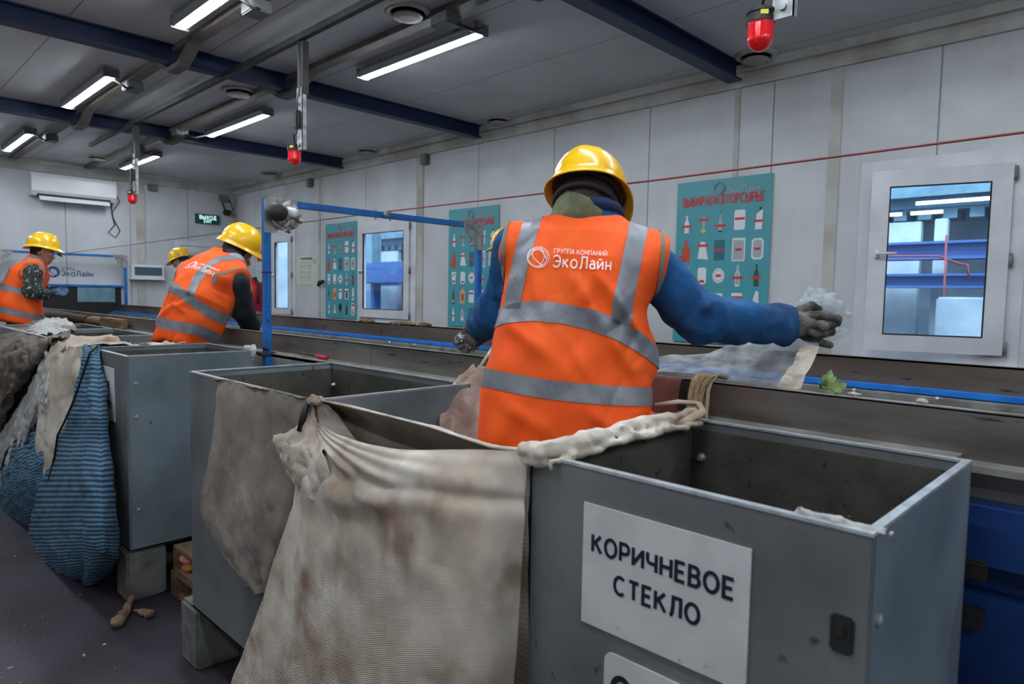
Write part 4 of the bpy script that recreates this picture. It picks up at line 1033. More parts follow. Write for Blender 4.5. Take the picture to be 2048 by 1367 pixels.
es = thing('extinguisher_sign', 'small red fire extinguisher sign on the long wall', 'sign', (-11.8, YW, 2.2))
MB().box((-12.0, YW - .006, 2.22), (-11.70, YW - .001, 2.45)).build('plate', 'red_paint', es)
MB().box((-11.80, YW - .008, 2.26), (-11.755, YW - .006, 2.39)).box((-11.79, YW - .008, 2.39), (-11.765, YW - .006, 2.42)).build('pictogram', 'print_white', es)
fe = thing('fire_extinguisher', 'red fire extinguisher hanging on the long wall behind the bending worker', 'fire extinguisher', (-11.82, YW - .12, 1.33))
MB().lathe((-11.84, YW - .14, 1.32), [(.0, 0), (.12, .0), (.135, .02), (.135, .44), (.11, .51), (.04, .54), (.035, .57), (0, .57)], n=24).build('cylinder', 'red_paint', fe, smooth=True)
MB().box((-11.87, YW - .17, 1.88), (-11.78, YW - .11, 1.93), .008).tube([(-11.8, YW - .14, 1.90), (-11.66, YW - .16, 1.85), (-11.65, YW - .16, 1.6), (-11.66, YW - .15, 1.45)], .018, 8).build('valve', 'black', fe, smooth=True)
MB().box((-11.86, YW - .01, 1.5), (-11.80, YW, 1.84)).box((-11.87, YW - .05, 1.75), (-11.79, YW - .01, 1.78)).build('bracket', 'dark_metal', fe)
tag(MB().tube([(-9.62, YW - .03, 1.86), (-9.68, YW - .07, 1.83), (-9.72, YW - .08, 1.78)], [.02, .04, .02], 8).build('door_knob', 'black', base=(-9.62, YW, 1.8), smooth=True), 'small black bulb hanging on the long wall beside the left poster', 'wall fitting')
# globe logo: circle and three arcs
def globe(mb, c, X, U, N, r, w):
    def arc(fn, n=28, cl=False): mb.tube([Vector(c) + X * fn(i / (n - 0))[0] * r + U * fn(i / (n - 0))[1] * r + N * w * .3 for i in range(n if cl else n + 1)], w, 6, closed=cl, flat=.5)
    arc(lambda t: (math.cos(6.2832 * t), math.sin(6.2832 * t)), cl=True)
    arc(lambda t: (.88 * math.cos(6.2832 * t) - .06, .86 * math.sin(6.2832 * t) - .02), cl=True)
    arc(lambda t: (-.95 + 1.75 * t, -.25 + .95 * abs(math.sin(3.1416 * t)) ** .8 + .05 * t))
    arc(lambda t: (.1 + .45 * math.sin(3.1416 * t), .98 - 1.9 * t))
    arc(lambda t: (-.35 - .35 * math.sin(3.1416 * t) + .85 * t * t, .8 - 1.55 * t))
el = thing('wall_emblem', 'dark blue round emblem with lettering on the end wall above the hatch', 'logo', (XE, 2.8, 1.9))
gm = MB(); globe(gm, (XE + .006, 2.63, 1.93), Vector((0, 1, 0)), Vector((0, 0, 1)), Vector((1, 0, 0)), .082, .0055); gm.build('emblem', 'print_blue', el)
text('lettering', 'ГРУППА', .055, (XE + .004, 2.735, 1.965), (0, 1, 0), (0, 0, 1), 'print_blue', el)
text('lettering', 'ЭкоЛайн', .115, (XE + .004, 2.735, 1.87), (0, 1, 0), (0, 0, 1), 'print_blue', el, bold=.001)

# posters
def poster(x0, x1, lab):
    z0, z1 = 1.285, 2.74; y = YW - .012; W = x1 - x0; t = thing('poster', lab, 'poster', ((x0 + x1) / 2, y, z0), 'teal recycling posters')
    MB().box((x0, y - .006, z0), (x1, y - .001, z1)).build('sheet', 'teal', t)
    mats = ['print_white', 'print_red', 'print_grey', 'print_orange', 'print_black', 'teal_dark', 'print_tan', 'print_yellow', 'print_green']
    p = MB(); lay = [0]
    def poly(pts, mi):
        lay[0] += 1; p.mi = mi; yy = y - .0068 - .00001 * lay[0]
        p.prism([(a, yy, c) for a, c in pts], (0, .0004, 0))
    def rect(cx, cz, w, h, mi, cut=0.0): poly([(cx - w / 2 + cut, cz - h / 2), (cx + w / 2 - cut, cz - h / 2), (cx + w / 2, cz - h / 2 + cut), (cx + w / 2, cz + h / 2 - cut), (cx + w / 2 - cut, cz + h / 2), (cx - w / 2 + cut, cz + h / 2), (cx - w / 2, cz + h / 2 - cut), (cx - w / 2, cz - h / 2 + cut)], mi)
    def circ(cx, cz, r, mi, e=1): poly([(cx + r * math.cos(a * .3927), cz + r * e * math.sin(a * .3927)) for a in range(16)], mi)
    def bottle(cx, cz, w, h, mi, cap=None):
        poly([(cx - w / 2, cz - h / 2), (cx + w / 2, cz - h / 2), (cx + w / 2, cz + h * .08), (cx + w * .16, cz + h * .3), (cx + w * .16, cz + h * .45), (cx - w * .16, cz + h * .45), (cx - w * .16, cz + h * .3), (cx - w / 2, cz + h * .08)], mi)
        rect(cx, cz + h * .47, w * .36, h * .06, cap if cap is not None else mi)
    cols = [x0 + W * f for f in (.12, .31, .49, .69, .88)]
    rws = [2.36, 2.115, 1.89, 1.66, 1.435]
    def bar(cx, cz, w=.105): rect(cx, cz, w, .022, 1)
    c = cols; r = rws
    bottle(c[0], r[0], .045, .16, 0); bar(c[0], r[0] - .02); bottle(c[1], r[0], .02, .17, 2); circ(c[1], r[0] - .07, .026, 7, .6); bar(c[1], r[0] + .03); bottle(c[2], r[0], .03, .18, 2, 4); circ(c[2], r[0] - .08, .022, 4, .4); bar(c[2], r[0] - .03)
    rect(c[3], r[0] + .01, .10, .17, 0, .01); bar(c[3], r[0] + .02, .09); poly([(c[4] - .03, r[0] - .08), (c[4] + .03, r[0] - .08), (c[4] + .035, r[0] + .09), (c[4] - .02, r[0] + .05)], 0); circ(c[4] + .015, r[0] + .095, .013, 4); bar(c[4], r[0] - .01, .08)
    bottle(c[0], r[1], .085, .2, 3, 3); rect(c[0] - .04, r[1] - .05, .09, .02, 1); poly([(c[1] - .025, r[1] + .08), (c[1] + .02, r[1] + .08), (c[1] + .055, r[1] - .08), (c[1] - .05, r[1] - .07)], 0); bar(c[1], r[1] + .045); rect(c[2], r[1], .10, .18, 5); bar(c[2], r[1])
    rect(c[3], r[1], .12, .2, 0, .006); rect(c[3], r[1] - .005, .10, .17, 2); rect(c[3], r[1], .06, .024, 1); rect(c[4], r[1], .105, .18, 0, .02); rect(c[4], r[1], .08, .15, 2, .015); rect(c[4], r[1], .055, .022, 1)
    poly([(c[0] - .04, r[2] + .075), (c[0] + .045, r[2] + .075), (c[0] + .03, r[2] - .075), (c[0] - .03, r[2] - .075)], 0); rect(c[0], r[2] - .045, .05, .024, 1); poly([(c[0] - .035, r[2] + .03), (c[0] + .045, r[2] + .06), (c[0] + .04, r[2] + .05), (c[0] - .03, r[2] + .02)], 4)
    rect(c[1], r[2], .085, .15, 0, .015); rect(c[1], r[2] - .05, .05, .024, 1); circ(c[2], r[2], .057, 0, 1.15); circ(c[2], r[2], .046, 2, 1.15); circ(c[2], r[2], .04, 0, 1.15); rect(c[2], r[2], .05, .024, 1)
    bottle(c[3], r[2], .042, .19, 0, 2); bottle(c[3], r[2] - .004, .03, .15, 2); bar(c[3], r[2] - .02); bottle(c[4], r[2], .045, .19, 8, 4); bar(c[4], r[2] - .02, .09)
    bottle(c[0], r[3], .04, .19, 8, 4); rect(c[0], r[3] - .06, .03, .03, 6); bar(c[0], r[3] - .02, .06); poly([(c[1] - .045, r[3] - .09), (c[1] + .045, r[3] - .09), (c[1] + .045, r[3] + .07), (c[1], r[3] + .1), (c[1] - .045, r[3] + .07)], 6); rect(c[1], r[3] - .01, .05, .08, 3)
    rect(c[2], r[3], .09, .15, 0, .006); rect(c[2] - .01, r[3] + .04, .09, .022, 1); rect(c[3], r[3], .10, .16, 0, .01); rect(c[3], r[3] - .02, .05, .09, 4); bar(c[3], r[3] + .04); poly([(c[4] - .03, r[3] - .09), (c[4] + .035, r[3] - .09), (c[4] + .025, r[3] + .09), (c[4], r[3] + .1), (c[4] - .02, r[3] + .04)], 0); rect(c[4], r[3] - .05, .05, .022, 1)
    bottle(c[0], r[4], .04, .17, 0, 0); rect(c[0], r[4] - .02, .045, .022, 1); bottle(c[1], r[4], .05, .15, 0, 1); rect(c[1], r[4], .02, .06, 1); circ(c[2], r[4] + .02, .045, 4, 1.4); rect(c[2], r[4] - .09, .008, .06, 4); rect(c[2] + .03, r[4] - .05, .06, .02, 1)
    bottle(c[3], r[4], .045, .17, 4, 4); rect(c[3] + .02, r[4] - .01, .04, .02, 1); rect(c[4], r[4], .09, .18, 0, .01); rect(c[4], r[4] + .06, .08, .03, 1); rect(c[4] - .01, r[4] - .02, .05, .05, 6); rect(c[4], r[4] - .06, .07, .02, 1)
    p.build('printed_pictures', mats, t)
    g_ = MB(); globe(g_, (x0 + W * .47, y - .008, 2.655), Vector((1, 0, 0)), Vector((0, 0, 1)), Vector((0, -1, 0)), .055, .0035); g_.build('emblem', 'print_grey', t)
    text('lettering', 'ГРУППА', .036, (x0 + W * .55, y - .007, 2.675), (1, 0, 0), (0, 0, 1), 'print_grey', t)
    text('lettering', 'ЭкоЛайн', .082, (x0 + W * .55, y - .007, 2.605), (1, 0, 0), (0, 0, 1), 'print_grey', t, stretch=.92)
    text('lettering', 'ВЫБИРАЕМ ВТОРСЫРЬЕ', .100, (x0 + W * .5, y - .0075, 2.522), (1, 0, 0), (0, 0, 1), 'print_red', t, bold=.0035, align='CENTER', stretch=.66)
poster(-9.60, -8.70, 'teal recycling poster with rows of pictures, farthest, left of the middle window')
poster(-6.61, -5.71, 'teal recycling poster behind the white corner plate of the blue frame')
poster(-3.35, -2.455, 'teal recycling poster, nearest and largest, behind the outstretched blue arm')

# ------------------------------------------------------------------ the sorting conveyor
X0, X1 = XE, 1.4
ZT = 1.415                                    # top of the side boards
cv = thing('sorting_conveyor', 'long sorting conveyor with steel side boards and blue edge strips running down the room', 'conveyor', (-5, 2.76, 0))
MB().box((X0, 2.06, 1.20), (X1, 3.42, 1.232)).build('belt', 'belt', cv)
xs = [X0, -10.2, -7.6, -5.0, -2.98, -1.06, X1]
for a, b_ in zip(xs[:-1], xs[1:]):
    s_ = MB().box((a + .002, 2.0, 1.10), (b_ - .002, 2.008, ZT)).box((a + .002, 2.0, ZT - .008), (b_ - .002, 2.045, ZT), .002).box((a + .002, 2.037, ZT - .035), (b_ - .002, 2.045, ZT))
    s_.build('side_board', 'board_steel', cv)
    e_ = MB().box((a + .002, 1.999, ZT - .001), (b_ - .002, 2.014, ZT + .002)); e_.build('board_edge', 'ledge', cv)
xs = [X0, -9.0, -6.4, -5.05, -2.6, X1]
for a, b_ in zip(xs[:-1], xs[1:]):
    MB().box((a + .003, 3.50, 1.20), (b_ - .003, 3.512, ZT)).box((a + .003, 3.50, ZT - .008), (b_ - .003, 3.56, ZT)).build('side_board', 'board_far', cv)
MB().box((X0, 3.44, 1.272), (X1, 3.50, 1.297), .004).build('edge_strip', 'blue_strip', cv)
MB().box((X0, 3.40, 1.236), (X1, 3.50, 1.268), .004).build('guard_rail', 'ledge', cv)
MB().box((X0, 2.05, 1.236), (X1, 2.10, 1.26), .004).build('edge_strip', 'blue_strip', cv)
b = MB()
for i in range(26): b.lathe((-8.2 + i * .34, 3.41, 1.262), [(.010, 0), (.010, .006), (.004, .009), (0, .009)], ax=(0, -.6, .8), n=8)
build_split(b, 'bolt', 'bright_edge', cv)
# ledge and blue frame under the near board
fr = MB().box((X0, 1.915, 1.06), (X1, 1.998, 1.20)).box((X0, 3.52, 1.0), (X1, 3.60, 1.18)).box((X0, 1.94, .55), (X1, 1.99, .98)).box((X0, 1.90, .40), (X1, 1.96, .50)).box((X0, 1.945, .05), (X1, 1.985, .36))
for x in (-.55, -3.6, -6.6, -9.6, .9):
    fr.box((x - .05, 1.93, 0), (x + .05, 2.0, 1.1)).box((x - .05, 3.5, 0), (x + .05, 3.6, 1.1))
fr.box((X0, 1.992, 0), (X1, 1.999, 1.09))
fr.build('frame', 'blue_frame', cv)
MB().box((X0, 1.905, 1.285), (-.36, 1.999, 1.305)).box((X0, 1.905, 1.2), (-.36, 1.912, 1.30)).build('ledge', 'ledge', cv)
MB().box((-.355, 1.93, 1.275), (X1, 1.999, 1.292)).build('ledge', 'ledge', cv)
br = MB()
for z in (1.02, .9, .62): br.box((-.36, 1.90, z), (-.28, 1.94, z + .05), .006)
for x in (-.05, .3): br.box((x, 1.93, .75), (x + .09, 1.94, .9))
build_split(br, 'bracket', 'dark_metal', cv)
# rollers under the belt
rl = MB()
for i in range(12): rl.tube([(X0 + .6 + i * 1.15, 2.1, 1.12), (X0 + .6 + i * 1.15, 3.42, 1.12)], .045, 12)
build_split(rl, 'roller', 'dark_metal', cv, smooth=True)
# hatch in the end wall where the belt leaves
ht = thing('wall_hatch', 'dark opening with blue edge low in the end wall over the conveyor', 'hatch', (XE, 2.7, 1.2))
MB().box((XE, 1.78, 1.23), (XE + .012, 3.60, 1.70)).build('opening', 'black', ht)  # flat black sheet on the wall stands for the shade inside the hatch
MB().box((XE, 1.75, 1.70), (XE + .04, 3.62, 1.735)).build('edge_bar', 'blue_paint', ht)
MB().box((XE + .012, 2.95, 1.45), (XE + .03, 3.50, 1.69)).build('side_panel', 'far_grey', ht)
# blue frames over the belt
def gantry(x, lab, hood=False):
    t = thing('belt_frame', lab, 'frame', (x, 1.9, 0), 'blue frames over the belt')
    zt = 2.24
    MB().box((x - .022, 1.865, 0), (x + .022, 1.905, zt), .003).build('post', 'blue_paint', t)
    MB().box((x - .022, 3.60, 0), (x + .022, 3.64, zt), .003).build('post', 'blue_paint', t)
    MB().box((x - .02, 1.905, zt - .045), (x + .02, 3.60, zt - .005), .003).build('crossbar', 'blue_paint', t)
    for y, s_ in ((1.88, 1), (3.625, -1)):
        MB().prism([(x + .024, y - s_ * .02, zt + .005), (x + .024, y + s_ * .19, zt + .002), (x + .024, y + s_ * .19, zt - .05), (x + .024, y + s_ * .05, zt - .21), (x + .024, y - s_ * .02, zt - .21)], (.004, 0, 0)).build('corner_plate', 'galvanized', t)
    rg = MB().lathe((x + .028, 2.72, zt - .02), [(.012, 0), (.02, .004), (.02, .014), (.008, .02), (0, .02)], ax=(1, 0, 0), n=14)
    for y in (2.66, 2.78): rg.tube([(x, y, zt - .06), (x, y, zt + .012)], .007, 8)
    rg.build('rope_bracket', 'galvanized', t)
    return t
gt = gantry(-3.92, 'blue steel frame over the belt, nearest, with a taped motor on its left corner')
gantry(-12.7, 'blue steel frame over the belt in front of the end wall')
tb = MB().tube([(-3.89, 1.86, 1.30), (-3.95, 1.85, 1.30), (-3.96, 1.92, 1.31), (-3.90, 1.925, 1.30)], .012, 8, closed=True).tube([(-3.90, 1.86, 1.33), (-3.87, 1.84, 1.345), (-3.85, 1.86, 1.33)], .009, 6)
tb.build('strap', 'black_rubber', gt, smooth=True)
MB().box((-3.945, 1.862, 1.79), (-3.895, 1.908, 1.797)).build('joint_band', 'dark_metal', gt)
mt = thing('fan', 'dirty white clip-on fan wrapped in rags on the blue frame corner', 'fan', (-3.87, 1.95, 2.0))
c = at(563, 425, 'x', -3.85)
MB().lathe(c + Vector((.0, -.02, 0)), [(.0, -.03), (.045, -.028), (.058, 0), (.052, .05), (.03, .07), (.0, .07)], ax=(.75, -.66, 0), n=20).build('housing', 'dark_metal', mt, smooth=True)
MB().lathe(c + Vector((.0, .035, .015)), [(.0, 0), (.028, .003), (.03, .05), (.018, .07), (0, .07)], ax=(.8, .5, -.3), n=16).build('nozzle', 'white_plastic', mt, smooth=True)
rag = lambda P: s_ell(P, c + Vector((-.01, .04, -.01)), (.035, .085, .085)) + .022 * fbm(P * 28, 3, 3)
a_, b_ = bounds([c], .16); organic('rag', rag, a_, b_, .006, 'dirty_rag', mt)
# rope
rp = MB(); pts = [Vector((1.4, 2.76, 2.215 + .03))] + [Vector((x, 2.76, 2.232 + .012 * abs(x + 1.8) / 2)) for x in (-.4, -1.8, -3.9)] + [Vector((-8, 2.75, 2.235)), Vector((-12.68, 2.74, 2.22))]
rp = MB().tube(pts[:4], .0048, 8); tag(rp.build('pull_rope', 'red_rope', base=pts[2], smooth=True), 'thin red rope stretched over the belt to the near blue frame', 'rope')
tag(MB().tube(pts[3:], .0035, 6).build('pull_wire', 'wire', base=pts[4], smooth=True), 'thin dark wire stretched between the two blue frames', 'wire')

# ------------------------------------------------------------------ the bins
YF, YBK, ZB, Z0 = 1.105, 1.80, 1.33, .28
def bin_(x0, x1, lab, screws=True):
    t = thing('sorting_bin', lab, 'bin', ((x0 + x1) / 2, 1.45, Z0), 'grey steel bins along the line'); th = .012
    fp = MB().box((x0, YF, Z0), (x1, YF + th, ZB - .004), .002).build('front_panel', 'bin_steel', t)
    for nm, xa, xb in (('side_panel', x0, x0 + th), ('side_panel', x1 - th, x1)):
        MB().box((xa, YF + th, Z0), (xb, YBK - th, ZB - .004), .002).build(nm, 'bin_steel_side', t)
    MB().box((x0, YBK - th, Z0), (x1, YBK, ZB - .004), .002).build('back_panel', 'bin_steel', t)
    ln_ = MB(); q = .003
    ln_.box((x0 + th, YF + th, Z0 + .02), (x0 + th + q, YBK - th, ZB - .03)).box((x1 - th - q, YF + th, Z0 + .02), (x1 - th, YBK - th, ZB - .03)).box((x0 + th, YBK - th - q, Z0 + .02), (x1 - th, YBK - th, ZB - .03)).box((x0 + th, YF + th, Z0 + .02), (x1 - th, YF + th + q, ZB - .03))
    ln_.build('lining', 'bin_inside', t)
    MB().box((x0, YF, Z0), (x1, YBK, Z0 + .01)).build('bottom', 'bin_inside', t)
    fo = .016
    rm = MB().box((x0, YF - .002, ZB - .006), (x1, YF + fo, ZB)).box((x0, YBK - fo, ZB - .006), (x1, YBK, ZB)).box((x0, YF + fo, ZB - .006), (x0 + fo, YBK - fo, ZB)).box((x1 - fo, YF + fo, ZB - .006), (x1, YBK - fo, ZB))
    rm.build('rim', 'bright_edge', t)
    for z in (1.18, 1.0, .5):
        for y in (YF + .045, ):
            MB().lathe((x1, y, z), [(.011, -.001), (.011, .004), (.006, .007), (0, .007)], ax=(1, 0, 0), n=10).build('rivet', 'galvanized', t)
    for z in (1.22, .8):
        MB().lathe((x0 + .05, YBK - th - q, z), [(.012, 0), (.012, .006), (.008, .02), (0, .022)], ax=(0, -1, 0), n=10).build('bolt', 'galvanized', t)
    return t
bc = bin_(-1.01, -.305, 'grey steel bin nearest the camera with a white brown-glass label')
ba = bin_(-3.03, -1.985, 'wide grey steel bin in the middle with a dirty cloth over its front')
bd = bin_(-4.60, -3.90, 'grey steel bin behind the blue striped sack, pale side facing the camera')
be = bin_(-6.62, -5.62, 'farthest grey steel bin at the left, under the draped sacks')
bf = bin_(-7.7, -6.7, 'grey steel bin at the left edge in front of the left worker')
# label plates on the bins
def plate(x0, x1, z0, z1, lines, lab, rr=0.0, tx=None, parent=None, y=YF):
    t = thing('bin_label', lab, 'label', ((x0 + x1) / 2, y, z0))
    MB().box((x0, y - .005, z0), (x1, y - .001, z1), 0).build('plate', 'sign_paper', t) if not rr else MB().prism([(x0 + rr - rr * math.cos(a) if s_ < 0 else x1 - rr + rr * math.cos(a), y - .005, (z1 - rr + rr * math.sin(a)) if u_ > 0 else (z0 + rr - rr * math.sin(a))) for (s_, u_, rng) in ((-1, 1, (0, 1)), (1, 1, (1, 0)), (1, -1, (0, 1)), (-1, -1, (1, 0))) for a in [(rng[0] + (rng[1] - rng[0]) * q / 6) * math.pi / 2 for q in range(7)]], (0, .004, 0)).build('plate', 'sign_paper', t)
    for s_, size, cx, z in lines:
        text('lettering', s_, size, (cx, y - .005, z), (1, 0, 0), (0, 0, 1), 'ink', t, bold=size * .026, align='CENTER', stretch=.98, off=.0005, spacing=1.05)
    return t
L0, L1 = at(1171, 1002, 'y', YF), at(1506, 1088, 'y', YF); B0 = at(1168, 1240, 'y', YF)
k1 = at(1330, 1130, 'y', YF)
plate(L0.x, L1.x, B0.z, L0.z, [('КОРИЧНЕВОЕ', .049, (L0.x + L1.x) / 2 - .002, B0.z + .158), ('СТЕКЛО', .049, (L0.x + L1.x) / 2 - .005, B0.z + .088)], 'large white label reading brown glass on the nearest bin')
q0 = at(1212, 1297, 'y', YF)
plate(q0.x, q0.x + .30, q0.z - .26, q0.z, [('О', .085, q0.x + .045, q0.z - .105), ('Л', .085, q0.x + .125, q0.z - .105)], 'second white label with rounded corners, cut by the bottom edge', rr=.02)
plate(-4.42, -4.10, .95, 1.245, [('БЕЛОЕ', .05, -4.25, 1.13), ('СТЕКЛО', .05, -4.25, 1.02)], 'white label reading white glass partly hidden behind the blue sack')
MB().box((-.36, YF - .006, 1.13), (-.325, YF, 1.19), .004).box((-.352, YF - .012, 1.155), (-.335, YF, 1.18), .003).build('latch', 'dark_metal', bc)
# cellophane rag tied on the near rim
c = at(1690, 1046, 'z', ZB)
tf = lambda P: s_cap(P, c + Vector((-.07, 0, .0)), c + Vector((.06, 0, -.002)), .009, .006) + .008 * fbm(P * np.array([60, 90, 90]), 3, 3)
a_, b_ = bounds([c], .11); organic('plastic_scrap', tf, a_, b_, .003, 'sack_white', None, base=c)
tag(bpy.data.objects['plastic_scrap'], 'white torn plastic scrap stuck on the front rim of the nearest bin', 'scrap')
# blocks under the bins, platform for the workers
for k, (x, y, lab) in enumerate(((-4.0, 1.19, 'grey concrete block under the right front corner of the blue sack bin'), (-3.07, 1.20, 'grey concrete block under the left front corner of the middle bin'), (-6.4, 1.2, 'grey concrete block at the left edge under the far bin'), (-2.1, 1.2, 'grey concrete block under the middle bin, behind the large sack'), (-.9, 1.2, 'grey concrete block under the nearest bin, left end'), (-.42, 1.2, 'grey concrete block under the nearest bin, right end'))):
    tag(MB().box((x - .095, y - .1, 0), (x + .095, y + .1, Z0 - .002), .012).build('concrete_block', 'concrete', base=(x, y, 0)), lab, 'block')
for x, lab in ((-2.6, 'middle'), (-4.3, 'blue sack'), (-.66, 'nearest'), (-6.0, 'far'), (-7.2, 'left edge')):
    tag(MB().box((x - (.4 if x > -1 else .2), 1.62, 0), (x + (.28 if x > -1 else .2), 1.78, Z0 - .002), .01).build('support_beam', 'wood_dark', base=(x, 1.7, 0)), 'dark timber under the back of the %s bin' % lab, 'timber')
def pallet(x0, x1, y0, y1, z, lab, mat='wood'):
    t = thing('pallet', lab, 'pallet', ((x0 + x1) / 2, (y0 + y1) / 2, z), 'wooden pallets the workers stand on')
    n = max(2, int((y1 - y0) / .15))
    for i in range(n):
        yy = y0 + (y1 - y0 - .1) * i / (n - 1); MB().box((x0, yy, z + .118), (x1, yy + .1, z + .138), .003).build('deck_board', mat, t)
    for x in (x0, (x0 + x1) / 2 - .04, x1 - .08):
        MB().box((x, y0, z + .02), (x + .08, y1, z + .118), .003).build('block_board', mat, t)
    for yy in (y0, y1 - .1): MB().box((x0, yy, z), (x1, yy + .1, z + .02), .003).build('base_board', mat, t)
for x0, x1, nm in ((-3.88, -3.20, 'the gap beside the middle bin'), (-1.95, -1.04, 'the large helmeted worker'), (-5.55, -4.70, 'the bending worker'), (-8.9, -7.75, 'the left worker')):
    pallet(x0, x1, 1.30, 1.86, 0, 'wooden pallet under %s, lower of two' % nm); pallet(x0 + .01, x1 - .01, 1.31, 1.85, .139, 'wooden pallet under %s, upper of two' % nm)
tag(MB().box((-13 + .2, 3.66, 0), (0, 4.6, .30), .01).build('platform', 'dark_metal', base=(-6, 4.1, 0)), 'low dark platform on the far side of the belt', 'platform')
cc = at(376, 1112, 'y', 1.36); 
fn = lambda P: s_ell(P, cc + Vector((.03, 0, .0)), (.05, .05, .03)) + .006 * fbm(P * 30, 1, 2)
a_, b_ = bounds([cc], .12); tag(organic('foam_scrap', fn, a_, b_, .006, 'pink_stuff', None, base=cc)[0], 'pink crumpled scrap on the pallet beside the middle bin', 'scrap')
cc2 = cc + Vector((.0, -.015, -.045))
fn = lambda P: s_ell(P, cc2 + Vector((.04, 0, .0)), (.06, .03, .025)) + .008 * fbm(P * 30, 4, 2)
tag(organic('peel_scrap', fn, *bounds([cc2], .13), .006, 'orange_stuff', None, base=cc2)[0], 'orange brown scrap under the pink scrap on the pallet', 'scrap')
# wood pieces and tool on the ledge
for (px0, px1, y_, r_, lab) in ((98, 178, 1.92, .05, 'rough log on the ledge at the left'), (180, 206, 1.92, .045, 'short round log on the ledge'), (210, 245, 1.92, .045, 'square timber offcut on the ledge')):
    a = at(px0, 640, 'y', y_); b2 = at(px1, 645, 'y', y_); a.z = b2.z = 1.306 + r_
    m_ = MB()
    if r_ < .05 and px0 == 210: m_.box((a.x, y_ - .045, 1.306), (b2.x, y_ + .045, 1.40), .008)
    else: m_.tube([a, a * .66 + b2 * .34 + Vector((0, .004, .004)), a * .33 + b2 * .67 - Vector((0, .004, .0)), b2], [r_ * .92, r_, r_ * .97, r_ * .9], 12)
    tag(m_.build('log', 'wood_dark' if px0 == 98 else 'wood', base=a), lab, 'wood')
tl_ = thing('screwdriver', 'red-handled tool lying on the ledge behind the middle bin', 'tool', at(620, 710, 'y', 1.95))
p = at(655, 722, 'y', 1.955); p.z = 1.318
MB().tube([p, p + Vector((-.06, 0, 0)), p + Vector((-.12, 0, 0))], [.010, .013, .011], 10).build('handle', 'red_paint', tl_, smooth=True)
MB().tube([p + Vector((-.12, 0, 0)), p + Vector((-.34, .01, 0))], .006, 8).build('shaft', 'dark_metal', tl_, smooth=True)
for k, (px, mat_, lab, s_) in enumerate(((735, 'paper_brown', 'brown rag on the far board left of the window handle', .10), (805, 'paper_brown', 'dark rag on the far board below the middle window', .16), (850, 'wood_dark', 'dark brown lump on the far board right of the rags', .07), (1220, 'paper_brown', 'small brown scrap on the far board behind the worker', .05))):
    p = at(px, 640, 'y', 3.53); p.z = ZT + .008
    fn = lambda P, p=p, s_=s_: s_ell(P, p, (s_ * 1.2, .03, .022)) + .008 * fbm(P * 24, 3, 3)
    tag(organic('rag', fn, *bounds([p], s_ * 1.5), .007, mat_, None, base=p)[0], lab, 'rag')

# ------------------------------------------------------------------ the workers
def legs_from(hc, R, zf, fw, spread=.1):
    R = Vector((R[0], R[1], 0)).normalized(); fw = Vector((fw[0], fw[1], 0)).normalized(); out = []
    for s in (-1, 1):
        h_ = Vector(hc) + R * (s * .085); k_ = h_ + R * (s * (spread - .085)) + fw * .05; k_.z = (h_.z + zf + .09) / 2 + .02
        a_ = Vector(hc) + R * (s * (spread + .03)) + fw * .0; a_.z = zf + .09; out.append((h_, k_, a_))
    return out
def put_logo(I, c, X, U, w, lines, gr=.06):
    """emblem and lettering laid onto the back of a vest"""
    vo = I['vest']; off = rootloc(vo); bv = BVHTree.FromPolygons([tuple(v) for v in I['V']], [tuple(f) for f in I['F']])
    X = Vector(X).normalized(); U = (Vector(U) - X * Vector(U).dot(X)).normalized(); N = X.cross(U); d = -N
    g_ = MB(); globe(g_, Vector((0, 0, 0)), Vector((1, 0, 0)), Vector((0, 1, 0)), Vector((0, 0, 1)), gr, w)
    vs = []
    for v in g_.v:
        p = c + X * v.x + U * v.y; h_ = bv.ray_cast(p + N * .3, d); vs.append((h_[0] if h_[0] is not None else p) + N * (.004 + v.z * .5))
    q = MB(); q.add(vs, g_.f); q.build('emblem', 'logo_white', vo, smooth=True)
    for (s_, sz, dx, dy, sx_) in lines:
        text('lettering', s_, sz, c + X * dx + U * dy + N * .3, X, U, 'logo_white', vo, stretch=sx_, bold=sz * .006, proj=(bv, d), off=.007)

